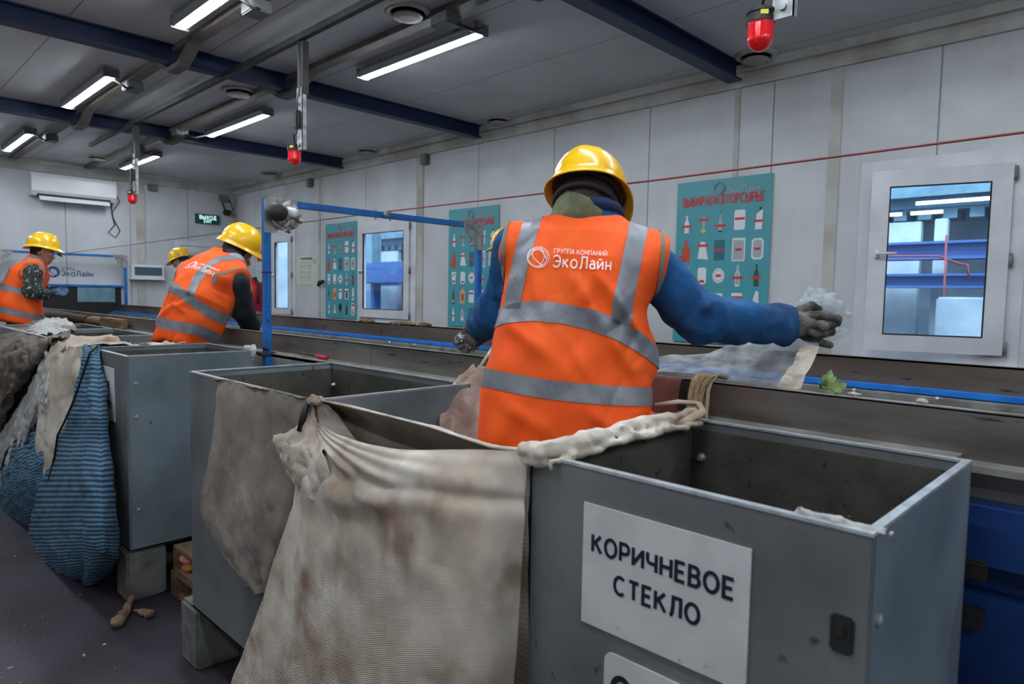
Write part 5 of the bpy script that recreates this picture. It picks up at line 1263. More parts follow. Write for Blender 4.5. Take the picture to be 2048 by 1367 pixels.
# --- the large worker in the foreground, seen from behind
R = (CR * .985 - CF * .10 - CU * .10).normalized()
zf = .277
W1 = dict(
    base=(-1.32, 1.5, zf), h=.0065, bh=.012, R=R,
    st=[(dp(1136, 905, 2.02), .243, .150), (dp(1137, 800, 2.02), .232, .150), (dp(1143, 700, 2.02), .212, .14), (dp(1146, 610, 2.03), .200, .135), (dp(1160, 530, 2.05), .205, .125), (dp(1170, 478, 2.06), .17, .10), (dp(1176, 446, 2.07), .09, .07)],
    J=dict(neck=dp(1180, 450, 2.07)),
    head=(dp(1176, 412, 2.10), CR * .42 - CU * .42 + CF * .78, CU * .9 + CR * .16 + CF * .46),
    hat=(.045, -.005), hats=1.0, hair='hairnet', hairy=.05,
    arms=[(dp(1038, 500, 2.05), dp(988, 625, 2.2), dp(965, 650, 2.5), dp(945, 655, 2.6), (.074, .064, .058)),
          (dp(1290, 528, 2.03), dp(1402, 636, 2.06), dp(1572, 652, 2.24), dp(1612, 652, 2.28), (.084, .074, .062))],
    legs=legs_from(dp(1138, 940, 2.03), R, zf, CF), face=CF,
    jacket='jacket_blue', jlabel=None, shw=.236, vgrow=.012, folds=.016, seed=3, wrinkle=.013, collar_r=.084, collar_h=.022, vnk=.054, nkr=.104, creases=[(-.02, .52, .10, .36, .022, .014), (.02, .54, .15, .42, .016, .011), (-.14, .56, -.09, .40, .018, .009), (-.19, .36, -.06, .27, .02, .009), (.06, .40, .20, .22, .024, .013), (-.05, .37, .08, .20, .022, .009), (-.20, .14, -.05, .06, .026, .008), (.05, .14, .18, .04, .022, .009), (.12, .46, .20, .34, .014, .012)],
    bands=[(.180, .0265, -.02, 0.25), (.392, .029, -.13, -.9)], straps=[(-.172, -.160, .0255, .40), (.136, .150, .028, .38)],
    gloves=[dict(wr=dp(1566, 652, 2.24), palm=dp(1612, 648, 2.28), pr=(.050, .041), k=.005, h=.003, mat='glove_grey', label='dirty grey knitted glove, right hand', fingers=[
                [(dp(1610, 672, 2.27), .016), (dp(1636, 683, 2.26), .0145), (dp(1660, 690, 2.28), .0115)],
                [(dp(1616, 661, 2.25), .0155), (dp(1642, 668, 2.22), .0145), (dp(1662, 663, 2.26), .013), (dp(1652, 656, 2.30), .013)],
                [(dp(1620, 646, 2.24), .0155), (dp(1648, 652, 2.20), .0145), (dp(1666, 648, 2.26), .013), (dp(1655, 646, 2.31), .013)],
                [(dp(1620, 631, 2.25), .0165), (dp(1650, 630, 2.22), .0155), (dp(1674, 637, 2.25), .0145), (dp(1674, 645, 2.29), .014)],
                [(dp(1598, 622, 2.27), .017), (dp(1622, 611, 2.30), .015), (dp(1640, 618, 2.33), .013)]]),
            dict(wr=dp(966, 650, 2.46), palm=dp(948, 652, 2.58), pr=(.034, .038), h=.005, mat='glove_grey', label='grey knitted glove, left hand', fingers=[
                [(dp(958, 664, 2.56), .013), (dp(957, 680, 2.56), .011), (dp(953, 690, 2.60), .010)],
                [(dp(949, 666, 2.60), .014), (dp(946, 682, 2.60), .012), (dp(943, 690, 2.64), .010)],
                [(dp(940, 664, 2.62), .014), (dp(935, 678, 2.62), .012), (dp(934, 687, 2.66), .010)],
                [(dp(934, 658, 2.64), .014), (dp(929, 668, 2.65), .012), (dp(930, 679, 2.68), .010)],
                [(dp(958, 668, 2.55), .013), (dp(966, 676, 2.57), .011), (dp(962, 684, 2.60), .010)]])])
r1, I1 = worker('person in yellow hard hat and orange vest over blue jacket, nearest, right arm stretched out', W1)
put_logo(I1, dp(1080, 502, 1.8), (CR - CU * .10), CU, .0012, [('ГРУППА КОМПАНИЙ', .0185, .044, .016, .84), ('ЭкоЛайн', .046, .043, -.024, .88)], gr=.031)
# olive hood cloth under the hat and neck
L = I1['L']
of = lambda P: np.maximum(s_ell(P, L(-.01, -.045, -.055), (.083, .07, .076), I1['RM']) + .007 * fbm(P * 22, 6, 2), -(s_ell(P, L(.09, .03, -.03), (.05, .07, .06), I1['RM'])))
organic('hood', of, *bounds([L(-.01, -.04, -.05)], .13), .005, 'olive', r1, label='olive green hood cloth')
sm = MB(); sm.tube([L(.1 * math.sin(a), .118 * math.cos(a) - .008, -.022 - .01 * math.cos(a)) for a in [2 * math.pi * i / 28 for i in range(28)]], .008, 8, closed=True, flat=.5)
sm.build('head_strap', 'black_rubber', r1, smooth=True)

# --- the bending worker behind the middle bin
R3 = R = Vector((.96, .12, -.12)).normalized()
W3 = dict(
    base=(-4.95, 1.70, zf), h=.009, bh=.014, R=R,
    st=[(dp(366, 700, 4.70), .200, .145), (dp(377, 660, 4.66), .208, .15), (dp(400, 600, 4.64), .215, .15), (dp(422, 555, 4.72), .21, .14), (dp(441, 530, 4.8), .17, .11), (dp(455, 515, 4.86), .09, .07)],
    J=dict(neck=dp(460, 517, 4.87)), head=(dp(476, 503, 4.97), CR * .62 - CU * .52 + CF * .5, CU * .8 + CR * .45 + CF * .2),
    hat=(.058, -.012), hatF=CR * .80 - CU * .40 + CF * .35, hatU=CU * .86 + CR * .42 - CF * .05, hats=1.06, hair='hairnet', hairy=.04,
    arms=[(dp(398, 550, 4.88), dp(402, 610, 5.05), dp(420, 655, 5.2), dp(425, 668, 5.25), (.075, .066, .055)),
          (dp(474, 566, 4.68), dp(484, 618, 4.78), dp(502, 652, 5.0), dp(508, 660, 5.08), (.085, .078, .066))],
    legs=legs_from(dp(384, 722, 4.56), R, zf, (0, 1, 0)), face=(0, 1, 0), jacket='black_cloth', shw=.245, vgrow=.016, folds=.022, seed=8, collar=False, creases=[(-.12, .10, .05, .26, .02, .016), (-.02, .18, .14, .30, .018, .014), (-.10, .30, .02, .44, .018, .014), (.02, .25, .15, .22, .016, .012)],
    bands=[(.115, .033, .0, .6), (.345, .033, -.12, -.8)], straps=[(-.16, -.14, .028, .35), (.14, .14, .030, .33)],
    gloves=[simple_hand(dp(504, 656, 5.02), Vector((0, .6, -.6)), Vector((0, .5, .6)), 'glove_dark')])
r3, I3 = worker('person in orange vest with black sleeves, bending over the belt behind a bin', W3)
put_logo(I3, dp(400, 540, 4.66), R3, dp(455, 515, 4.86) - dp(379, 702, 4.58), .0022, [('ГРУППА КОМПАНИЙ', .021, .050, .018, .84), ('ЭкоЛайн', .052, .049, -.028, .86)], gr=.037)

# --- the worker at the far left, in profile
F4 = (CR * .86 + CF * .5 - CU * .0).normalized(); R = F4.cross(Vector((0, 0, 1))).normalized()
W4 = dict(
    base=(-8.35, 1.62, zf), h=.012, bh=.016, R=R,
    st=[(dp(36, 645, 7.00), .22, .21), (dp(38, 612, 7.00), .22, .195), (dp(45, 575, 7.02), .21, .17), (dp(58, 545, 7.05), .205, .15), (dp(68, 528, 7.05), .14, .11), (dp(74, 519, 7.05), .07, .07)],
    J=dict(neck=dp(75, 518, 7.05)), head=(dp(86, 503, 7.05), CR * .85 - CU * .28 + CF * .35, CU * .95 + CR * .25),
    hat=(.045, -.01), hatF=CR * .92 - CU * .12 + CF * .35, hatU=CU, hats=1.08, hairy=.0,
    arms=[(dp(52, 540, 7.23), dp(72, 578, 7.35), dp(104, 582, 7.27), dp(118, 582, 7.25), (.065, .058, .045)),
          (dp(66, 545, 6.85), dp(62, 583, 6.80), dp(96, 588, 7.00), dp(112, 586, 7.05), (.084, .072, .058))],
    legs=legs_from(dp(36, 652, 7.00), R, zf, F4), face=F4, jacket='pattern_cloth', shw=.235, vgrow=.012, folds=.014, seed=12, collar=False,
    bands=[(.105, .03, 0, 0), (.325, .03, 0, 0)], straps=[(-.12, -.12, .026, .33), (.12, .12, .026, .33)],
    gloves=[simple_hand(dp(98, 586, 7.00), CR + CU * .1 + CF * .2, -CF + CU, 'glove_blue', r=.012), simple_hand(dp(106, 582, 7.27), CR + CU * .1, -CF + CU, 'glove_blue', r=.012, side=-1)])
r4, I4 = worker('person in yellow hard hat, orange vest and speckled sleeves at the left edge, in profile', W4)
MB().tube([I4['L'](.03, .13, .02), I4['L'](.0, .17, .008), I4['L'](-.03, .13, .02)], .012, 8, flat=.4).build('cap_peak', 'black', r4, smooth=True)

# --- the worker across the belt, face turned down to the left
F2 = (-CR * .75 - CF * .62).normalized(); R = F2.cross(Vector((0, 0, 1))).normalized(); D2 = 9.5
W2 = dict(
    base=(dp(380, 600, 9.7).x, 3.95, .30), h=.016, bh=.02, R=R,
    st=[(dp(392, 622, 9.8), .2, .15), (dp(390, 590, 9.75), .19, .14), (dp(386, 560, 9.7), .19, .13), (dp(380, 540, 9.65), .16, .11), (dp(374, 532, 9.6), .08, .07)],
    J=dict(neck=dp(372, 535, 9.6)), head=(dp(362, 522, 9.55), -CR * .8 - CU * .35 - CF * .35, CU * .95 - CR * .3),
    hat=(.045, -.0), hats=1.06, hairy=.02,
    arms=[(dp(378, 550, 9.45), dp(360, 582, 9.35), dp(344, 600, 9.3), dp(338, 606, 9.3), (.065, .055, .05)), (dp(396, 550, 9.8), dp(400, 582, 9.7), dp(380, 598, 9.5), dp(372, 602, 9.45), (.065, .055, .05))],
    legs=legs_from(dp(392, 628, 9.8), R, .30, F2), face=F2, jacket='jacket_blue', shw=.2, vgrow=.012, folds=.01, seed=2,
    bands=[(.12, .03, 0, 0), (.34, .03, 0, 0)], straps=[(-.12, -.12, .026, .34), (.12, .12, .026, .34)],
    gloves=[simple_hand(dp(344, 600, 9.3), -CR * .8 - CU * .5, CU, 'glove_dark', r=.014)])
r2, I2 = worker('person in yellow hard hat across the belt, face turned down, partly behind the bending worker', W2)
hv = I2['hat']; HC2 = dp(362, 522, 9.55)
text('lettering', 'ЭкоЛайн', .07, dp(351, 513, 9.35), (CR - CU * .02), CU, 'print_blue', hv)

# --- the worker across the belt, hidden behind the large worker except for the hat peak
F5 = (-CR * .95 + CF * .1).normalized(); R = F5.cross(Vector((0, 0, 1))).normalized(); D5 = 5.45
W5 = dict(
    base=(dp(1032, 600, D5).x, 4.0, .30), h=.016, bh=.02, R=R,
    st=[(dp(1062, 640, D5 + .05), .2, .15), (dp(1060, 600, D5 + .05), .19, .14), (dp(1055, 560, D5), .19, .13), (dp(1045, 532, D5), .15, .11), (dp(1037, 520, D5), .08, .07)],
    J=dict(neck=dp(1035, 522, D5)), head=(dp(1018, 500, D5), -CR * .93 - CU * .1 - CF * .2, CU * .97 - CR * .12),
    hat=(.04, -.0), hats=1.0, hairy=.0,
    arms=[(dp(1047, 545, D5 + .2), dp(1047, 600, D5 + .25), dp(1037, 640, D5 + .1), dp(1032, 645, D5 + .1), (.065, .055, .05)), (dp(1049, 545, D5 - .2), dp(1057, 600, D5 - .2), dp(1037, 630, D5 - .2), dp(1032, 640, D5 - .2), (.065, .055, .05))],
    legs=legs_from(dp(1062, 648, D5 + .05), R, .30, F5), face=F5, jacket='jacket_blue', shw=.2, vgrow=.012, folds=.01, seed=2,
    bands=[(.12, .03, 0, 0), (.34, .03, 0, 0)], straps=[(-.12, -.12, .026, .34), (.12, .12, .026, .34)], gloves=[])
r5, I5 = worker('person across the belt hidden behind the large worker, only a yellow hat peak showing', W5)

# ------------------------------------------------------------------ sacks, cloths and held things
def G(rows): return [[at(a, b_, 'y', y) for (a, b_, y) in r] for r in rows]
# the big cream sack in the foreground
sk = thing('woven_sack', 'big dirty cream woven sack hanging open between the two nearest bins', 'sack', (-1.5, 1.0, 0))
def pleat(U, V, S):
    a = np.arctan2(V * 1.5 + .02, U + .02)
    return (.010 * np.sin(a * 26) * np.exp(-((V - .22) / .25) ** 2) * np.exp(-U * 2.2) + .006 * np.sin(U * 34 + 2.2 * np.sin(V * 5)) * np.clip(V - .35, 0, 1)
            + .014 * np.exp(-((V - .20 - .10 * U) / .035) ** 2) - .010 * np.exp(-((V - .30 - .03 * U) / .05) ** 2) + .012 * np.exp(-((V - .40 + .12 * U) / .04) ** 2) * np.exp(-((U - .35) / .3) ** 2))
front = G([[(628, 842, 1.085), (670, 866, 1.04), (735, 886, 1.01), (810, 897, 1.0), (890, 897, 1.02), (960, 899, 1.05), (1056, 903, 1.092)],
           [(612, 880, 1.07), (668, 902, 1.00), (735, 918, .975), (810, 925, .965), (890, 925, .98), (965, 926, 1.03), (1055, 930, 1.088)],
           [(600, 925, 1.06), (665, 950, .98), (735, 962, .945), (810, 968, .94), (890, 968, .955), (968, 970, 1.01), (1052, 972, 1.082)],
           [(590, 975, 1.05), (655, 1005, .97), (735, 1020, .94), (810, 1025, .93), (890, 1025, .94), (970, 1025, 1.0), (1049, 1025, 1.075)],
           [(568, 1055, 1.04), (640, 1090, .97), (725, 1110, .94), (805, 1115, .92), (890, 1115, .93), (968, 1115, .98), (1044, 1115, 1.07)],
           [(535, 1160, 1.02), (615, 1200, .97), (710, 1225, .94), (800, 1230, .92), (890, 1230, .92), (965, 1230, .97), (1037, 1230, 1.06)],
           [(497, 1280, 1.0), (585, 1330, .96), (695, 1360, .93), (790, 1370, .91), (885, 1370, .91), (960, 1370, .96), (1029, 1370, 1.05)],
           [(450, 1400, .98), (560, 1470, .95), (680, 1510, .93), (785, 1525, .91), (880, 1525, .91), (955, 1525, .95), (1021, 1510, 1.04)]])
last = [Vector((p.x, p.y + .03, .06)) for p in front[-1]]; mid_ = [(p + q) / 2 + Vector((0, -.03, 0)) for p, q in zip(front[-1], last)]
front += [mid_, last]
patch('front_sheet', front, 'sack_cream', sk, nu=170, nv=190, fold=.006, fscale=(3.2, 3.2, 4.5), seed=4, ridge=pleat, thick=.003, fringe=.0)
back = G([[(640, 800, 1.10), (700, 812, 1.112), (780, 832, 1.118), (860, 852, 1.12), (920, 872, 1.115), (985, 893, 1.11), (1060, 903, 1.10)],
          [(632, 815, 1.12), (700, 832, 1.16), (780, 850, 1.18), (860, 868, 1.18), (925, 882, 1.16), (990, 896, 1.13), (1060, 905, 1.11)],
          [(640, 850, 1.13), (705, 872, 1.19), (785, 890, 1.22), (865, 900, 1.22), (930, 910, 1.19), (990, 915, 1.14), (1058, 915, 1.11)],
          [(630, 960, 1.13), (705, 980, 1.22), (785, 1000, 1.25), (865, 1010, 1.25), (930, 1010, 1.2), (990, 1010, 1.15), (1056, 1010, 1.11)]])
bl = [Vector((p.x, 1.15, .06)) for p in back[-1]]; back += [bl]
patch('back_sheet', back, 'sack_cream', sk, nu=120, nv=80, fold=.008, fscale=(6, 6, 6), seed=6, thick=.003)
lip = MB(); lip.tube([at(a, b_, 'y', y) for a, b_, y in ((640, 800, 1.10), (700, 812, 1.108), (780, 832, 1.115), (860, 852, 1.117), (920, 872, 1.112), (985, 893, 1.108), (1050, 901, 1.105))], [.007, .008, .006, .007, .007, .009, .012], 8, flat=.55)
lip.build('hem', 'sack_cream', sk, smooth=True)
# left side of the sack with its turned-down flap and the knot on the bin corner
side = G([[(618, 803, 1.105), (622, 806, 1.10), (628, 812, 1.095), (634, 842, 1.085)],
          [(596, 838, 1.09), (606, 850, 1.07), (620, 862, 1.06), (640, 872, 1.05)],
          [(572, 860, 1.075), (592, 878, 1.045), (618, 890, 1.03), (650, 900, 1.01)],
          [(541, 868, 1.06), (572, 885, 1.03), (610, 905, 1.01), (655, 925, .99)],
          [(552, 900, 1.05), (580, 915, 1.02), (612, 935, 1.0), (655, 955, .98)],
          [(572, 940, 1.04), (590, 950, 1.02), (615, 965, 1.0), (650, 985, .98)],
          [(590, 968, 1.04), (600, 978, 1.03), (622, 990, 1.01), (650, 1010, .985)]])
patch('flap', side, 'sack_cream', sk, nu=70, nv=90, fold=.010, fscale=(14, 14, 14), seed=8, thick=.003, ridge=lambda U, V, S: .006 * np.sin(U * 16 + V * 5))
inner = G([[(624, 802, 1.105), (640, 806, 1.10), (658, 812, 1.10)], [(640, 850, 1.09), (664, 850, 1.10), (690, 850, 1.12)], [(660, 872, 1.05), (690, 882, 1.09), (720, 890, 1.12)]])
patch('inner_fold', inner, 'sack_grey', sk, nu=40, nv=40, fold=.006, fscale=(14, 14, 14), seed=3, thick=.003)
kn = at(632, 802, 'y', 1.095)
kf = lambda P: s_ell(P, kn, (.035, .022, .016)) + .009 * fbm(P * 45, 3, 2)
organic('knot', kf, *bounds([kn], .07), .0035, 'sack_cream', sk)
MB().tube([at(a, b_, 'y', y) for a, b_, y in ((618, 800, 1.12), (612, 812, 1.075), (606, 835, 1.07), (598, 862, 1.06))], [.007, .009, .011, .008], 8, flat=.5).build('tie_strap', 'black', sk, smooth=True, )
# the rim of the sack rolled over the left wall of the nearest bin
pts = [at(1050, 900, 'z', 1.335), at(1085, 903, 'z', 1.345), at(1130, 893, 'z', 1.35), at(1190, 873, 'z', 1.352), at(1250, 855, 'z', 1.35), at(1310, 842, 'z', 1.35), at(1360, 833, 'z', 1.35), at(1388, 826, 'z', 1.352)]
def roll(P):
    d = None
    for i in range(len(pts) - 1):
        q = s_cap(P, pts[i], pts[i + 1], .020 - .001 * i * .5, .020 - .001 * (i + 1) * .5); q2 = s_cap(P, pts[i] + Vector((-.012, 0, -.022)), pts[i + 1] + Vector((-.012, 0, -.02)), .014, .013)
        q3 = s_cap(P, pts[i] + Vector((.022, 0, -.018)), pts[i + 1] + Vector((.022, 0, -.026)), .010, .010)
        q = smin(smin(q, q2, .01), q3, .01); d = q if d is None else np.minimum(d, q)
    return d + .007 * fbm(P * np.array([34, 12, 34]), 5, 3) + .0015 * fbm(P * 50, 7, 2)
organic('rolled_rim', roll, *bounds(pts, .06), .005, 'sack_cream', sk, label='rim rolled over the bin wall')
lp = MB(); e0 = pts[-1]
lp.tube([e0 + Vector(v) for v in ((-.12, -.02, .012), (-.07, .03, .022), (-.01, .045, .022), (.025, .01, .008), (.012, -.06, -.012), (-.01, -.14, -.02))], [.010, .014, .015, .013, .013, .009], 8, flat=.5); lp.build('loop', 'sack_cream', sk, smooth=True)

# dirty cloth hanging over the front of the middle bin
cl = thing('hanging_cloth', 'dirty grey-beige cloth hanging over the front of the middle bin', 'cloth', (-2.4, 1.1, .6))
top = [(432, 757), (480, 768), (530, 779), (580, 790), (622, 800)]
rows = [[(a, b_, 1.135) for a, b_ in top], [(a, b_ - 1, 1.105) for a, b_ in top], [(a, b_ + 4, 1.09) for a, b_ in top],
        [(426, 830, 1.085), (475, 845, 1.08), (522, 860, 1.075), (568, 870, 1.08), (612, 880, 1.09)],
        [(416, 930, 1.08), (465, 950, 1.07), (512, 965, 1.06), (556, 975, 1.065), (592, 985, 1.085)],
        [(408, 1030, 1.08), (455, 1050, 1.06), (500, 1065, 1.05), (542, 1075, 1.06), (575, 1065, 1.08)],
        [(440, 1105, 1.085), (475, 1130, 1.07), (505, 1145, 1.06), (535, 1150, 1.07), (558, 1150, 1.08)],
        [(500, 1170, 1.09), (512, 1180, 1.08), (522, 1186, 1.08), (532, 1182, 1.08), (540, 1172, 1.085)]]
g0 = G(rows); g0[0] = [p + Vector((0, .012, -.04)) for p in g0[0]]
patch('sheet', g0, 'sack_grey', cl, nu=110, nv=150, fold=.010, fscale=(8, 8, 6), seed=21, thick=.003, ridge=lambda U, V, S: .007 * np.sin(U * 15 + V * 6) * V + .008 * np.sin((U - V) * 13) * V)

# pale pink-stained sack over the divider, red tarp and straps on the conveyor side
ps = thing('stained_sack', 'pale sack with pink stains hung over the bin divider left of the large worker', 'sack', (-2.0, 1.6, .7))
rows = [[(948, 728, 1.93), (958, 735, 1.92), (972, 725, 1.93), (984, 705, 1.95)],
        [(915, 752, 1.82), (935, 760, 1.82), (955, 765, 1.83), (975, 760, 1.86)],
        [(896, 782, 1.72), (916, 795, 1.73), (940, 800, 1.75), (968, 800, 1.78)],
        [(884, 815, 1.66), (908, 830, 1.67), (936, 838, 1.70), (964, 840, 1.72)],
        [(878, 848, 1.60), (905, 865, 1.62), (934, 875, 1.65), (964, 885, 1.68)],
        [(872, 900, 1.58), (902, 915, 1.60), (934, 925, 1.62), (964, 935, 1.66)]]
patch('sheet', G(rows), 'sack_pink', ps, nu=70, nv=100, fold=.016, fscale=(10, 10, 7), seed=31, thick=.003, ridge=lambda U, V, S: .014 * np.sin(U * 11 + 1.5 * V))
hm = MB(); hm.tube([at(a, b_, 'y', y) for a, b_, y in ((984, 697, 1.97), (972, 715, 1.95), (958, 738, 1.92), (945, 752, 1.90), (925, 755, 1.84), (905, 775, 1.76), (888, 800, 1.69), (880, 822, 1.66))], [.006, .007, .009, .012, .013, .011, .009, .006], 8)
hm.build('hem', 'sack_cream', ps, smooth=True)
tp = thing('tarp', 'reddish brown tarp hung on the conveyor behind the large worker', 'tarp', (-1.5, 1.93, .6))
rows = [[Vector((x, 1.985, 1.418)) for x in (-2.02, -1.75, -1.5, -1.25, -1.14)], [Vector((x, 1.955, 1.40)) for x in (-2.02, -1.75, -1.5, -1.25, -1.14)],
        [Vector((x, 1.90, 1.25)) for x in (-2.0, -1.75, -1.5, -1.25, -1.12)], [Vector((x, 1.86, 1.0)) for x in (-1.98, -1.75, -1.5, -1.25, -1.10)], [Vector((x, 1.86, .5)) for x in (-1.98, -1.75, -1.5, -1.25, -1.10)]]
patch('sheet', rows, 'tarp_red', tp, nu=60, nv=60, fold=.008, fscale=(6, 6, 4), seed=3, thick=.003)
sp_ = thing('webbing_strap', 'tan and olive webbing strap looped over the conveyor board', 'strap', (-1.08, 2.0, 1.2))
def band(pts_, w, mat, nm):
    m_ = MB(); n_ = len(pts_); vs = []
    for p, q in pts_: vs += [p, q]
    o = link_mesh(nm, vs, [(2 * i, 2 * i + 1, 2 * i + 3, 2 * i + 2) for i in range(n_ - 1)], mat, sp_, smooth=True)
    md = o.modifiers.new('t', 'SOLIDIFY'); md.thickness = .005; return o
def pr_(l): return [(at(a, b_, 'y', y), at(c, d, 'y', y)) for a, b_, c, d, y in l]
for k, (a0, a1, mt_) in enumerate(((0, .34, 'strap_tan'), (.36, .66, 'strap_tan'), (.68, 1.0, 'strap_tan'))):
    L_ = []
    for (xa, ya, xb, yb, y) in ((1400, 747, 1440, 752, 2.05), (1388, 752, 1424, 757, 1.99), (1380, 770, 1412, 772, 1.94), (1376, 800, 1406, 802, 1.90), (1372, 830, 1402, 832, 1.88), (1366, 880, 1398, 882, 1.87)):
        L_.append((xa + (xb - xa) * a0, ya + (yb - ya) * a0, xa + (xb - xa) * a1, ya + (yb - ya) * a1, y - .003 * (k % 2)))
    band(pr_(L_), 0, mt_, 'webbing')
band(pr_([(1462, 755, 1452, 760, 2.03), (1440, 747, 1436, 756, 2.05), (1420, 752, 1424, 764, 2.0), (1412, 778, 1420, 782, 1.95), (1408, 820, 1417, 822, 1.92), (1404, 870, 1414, 872, 1.9)]), 0, 'strap_olive', 'webbing')

# crumpled plastic film in the right hand
fm = thing('plastic_film', 'crumpled clear plastic film held in the outstretched right glove', 'plastic film', dp(1640, 640, 2.36))
bunch = [[dp(x, y, d) for x, y, d in r] for r in (
    [(1606, 606, 2.34), (1628, 585, 2.37), (1652, 574, 2.38), (1668, 588, 2.38), (1672, 605, 2.37)],
    [(1604, 622, 2.33), (1630, 608, 2.31), (1656, 602, 2.31), (1680, 610, 2.33), (1696, 626, 2.36)],
    [(1612, 640, 2.35), (1636, 634, 2.33), (1662, 632, 2.32), (1686, 636, 2.33), (1702, 646, 2.36)],
    [(1618, 658, 2.36), (1642, 656, 2.34), (1664, 660, 2.33), (1684, 660, 2.34), (1696, 668, 2.37)],
    [(1628, 672, 2.37), (1646, 676, 2.36), (1660, 684, 2.35), (1674, 680, 2.36), (1688, 672, 2.38)])]
patch('bunched_film', bunch, 'film', fm, nu=80, nv=80, fold=.016, fscale=(18, 18, 18), seed=5, thick=0)
b2 = [[p + CF * .05 + CU * .004 for p in r] for r in bunch]; patch('bunched_film', b2, 'film', fm, nu=70, nv=70, fold=.02, fscale=(20, 20, 20), seed=15, thick=0)
sheet = G([[(1302, 712, 2.16), (1350, 706, 2.2), (1400, 706, 2.25), (1460, 690, 2.28), (1530, 676, 2.3), (1590, 664, 2.32), (1636, 672, 2.34)],
           [(1296, 722, 2.10), (1350, 724, 2.14), (1400, 722, 2.18), (1460, 716, 2.22), (1530, 706, 2.24), (1586, 700, 2.26), (1636, 694, 2.29)],
           [(1292, 734, 2.04), (1350, 738, 2.06), (1400, 740, 2.08), (1460, 740, 2.12), (1530, 740, 2.15), (1580, 736, 2.18), (1618, 728, 2.22)],
           [(1296, 742, 2.0), (1350, 746, 2.01), (1405, 752, 2.02), (1462, 764, 2.05), (1525, 772, 2.08), (1570, 774, 2.10), (1604, 772, 2.14)]])
patch('film_sheet', sheet, 'film', fm, nu=150, nv=70, fold=.012, fscale=(5, 9, 14), seed=7, thick=0)
dirt = G([[(1604, 690, 2.25), (1622, 688, 2.26), (1640, 690, 2.28)], [(1588, 720, 2.17), (1608, 718, 2.18), (1628, 720, 2.20)], [(1566, 750, 2.10), (1590, 752, 2.11), (1612, 748, 2.13)], [(1552, 772, 2.06), (1578, 776, 2.07), (1602, 774, 2.09)]])
patch('dirty_edge', dirt, 'sack_cream', fm, nu=40, nv=60, fold=.012, fscale=(18, 18, 18), seed=9, thick=0, label='muddy brown edge of the film')
# crushed foil in the left hand
fc = dp(934, 684, 2.66)
ff = lambda P: s_ell(P, fc, (.05, .035, .032)) + .045 * np.abs(fbm(P * 42, 3, 3)) - .016
fo_ = thing('crushed_foil', 'crushed silvery foil held in the left glove over the belt', 'foil', fc)
organic('foil_lump', ff, *bounds([fc], .11), .004, 'foil', fo_)
fc2 = dp(950, 672, 2.55); ff2 = lambda P: s_ell(P, fc2, (.022, .02, .03)) + .02 * np.abs(fbm(P * 50, 4, 2)) - .006
organic('wrapper', ff2, *bounds([fc2], .06), .004, 'dirty_rag', fo_)
# leaf on the board
lf = thing('leafy_scrap', 'small green leafy scrap lying on the near conveyor board', 'leaf', at(1655, 778, 'z', ZT))
for k, (ax_, ay, bx, by, w_) in enumerate(((1640, 778, 1660, 738, .013), (1648, 778, 1690, 765, .015), (1645, 776, 1634, 762, .010), (1655, 776, 1680, 782, .011), (1650, 774, 1668, 752, .010))):
    a = at(ax_, ay, 'y', 2.02); b2 = at(bx, by, 'y', 2.06); t_ = (b2 - a); s_ = t_.cross(CF).normalized(); n_ = CF * -1
    vs = []; fs = []
    for i in range(7):
        f_ = i / 6; w__ = w_ * math.sin(math.pi * min(1, f_ * .95 + .06)) ** .7 * (1 + .6 * (i % 2)); c = a + t_ * f_ + n_ * (.012 * math.sin(f_ * 3.1) + .004 * (k % 3))
        vs += [c - s_ * w__ + n_ * .006, c, c + s_ * w__ + n_ * .006]
        if i: q = 3 * i; fs += [(q - 3, q - 2, q + 1, q), (q - 2, q - 1, q + 2, q + 1)]
    link_mesh('leaf', vs, fs, 'leaf_green', lf, smooth=True)
for k, (px, py, s_, lab) in enumerate(((1708, 783, .012, 'tiny pale crumb on the near board, by the leaf'), (1845, 789, .009, 'tiny white crumb on the belt edge at the right'))):
    p = at(px, py, 'y', 2.03); p.z = ZT + .006; fn = lambda P, p=p, s_=s_: s_ell(P, p, (s_ * 1.5, s_, .006)) + .003 * fbm(P * 90, 3, 2)
    tag(organic('crumb', fn, *bounds([p], .03), .002, 'sack_white', None, base=p)[0], lab, 'crumb')
# rag on the rim of the blue-sack bin
rr_ = G([[(487, 690, 1.80), (498, 689, 1.80), (510, 688, 1.80)], [(488, 696, 1.785), (498, 698, 1.78), (512, 697, 1.785)], [(495, 708, 1.78), (502, 712, 1.775), (512, 706, 1.78)], [(500, 718, 1.78), (504, 721, 1.78), (509, 716, 1.78)]])
o = patch('rag', rr_, 'sack_white', None, base=rr_[0][1], nu=24, nv=24, fold=.01, fscale=(25, 25, 25), seed=2, thick=.002); tag(o, 'pale rag hanging on the rim of the bin behind the blue sack', 'rag')

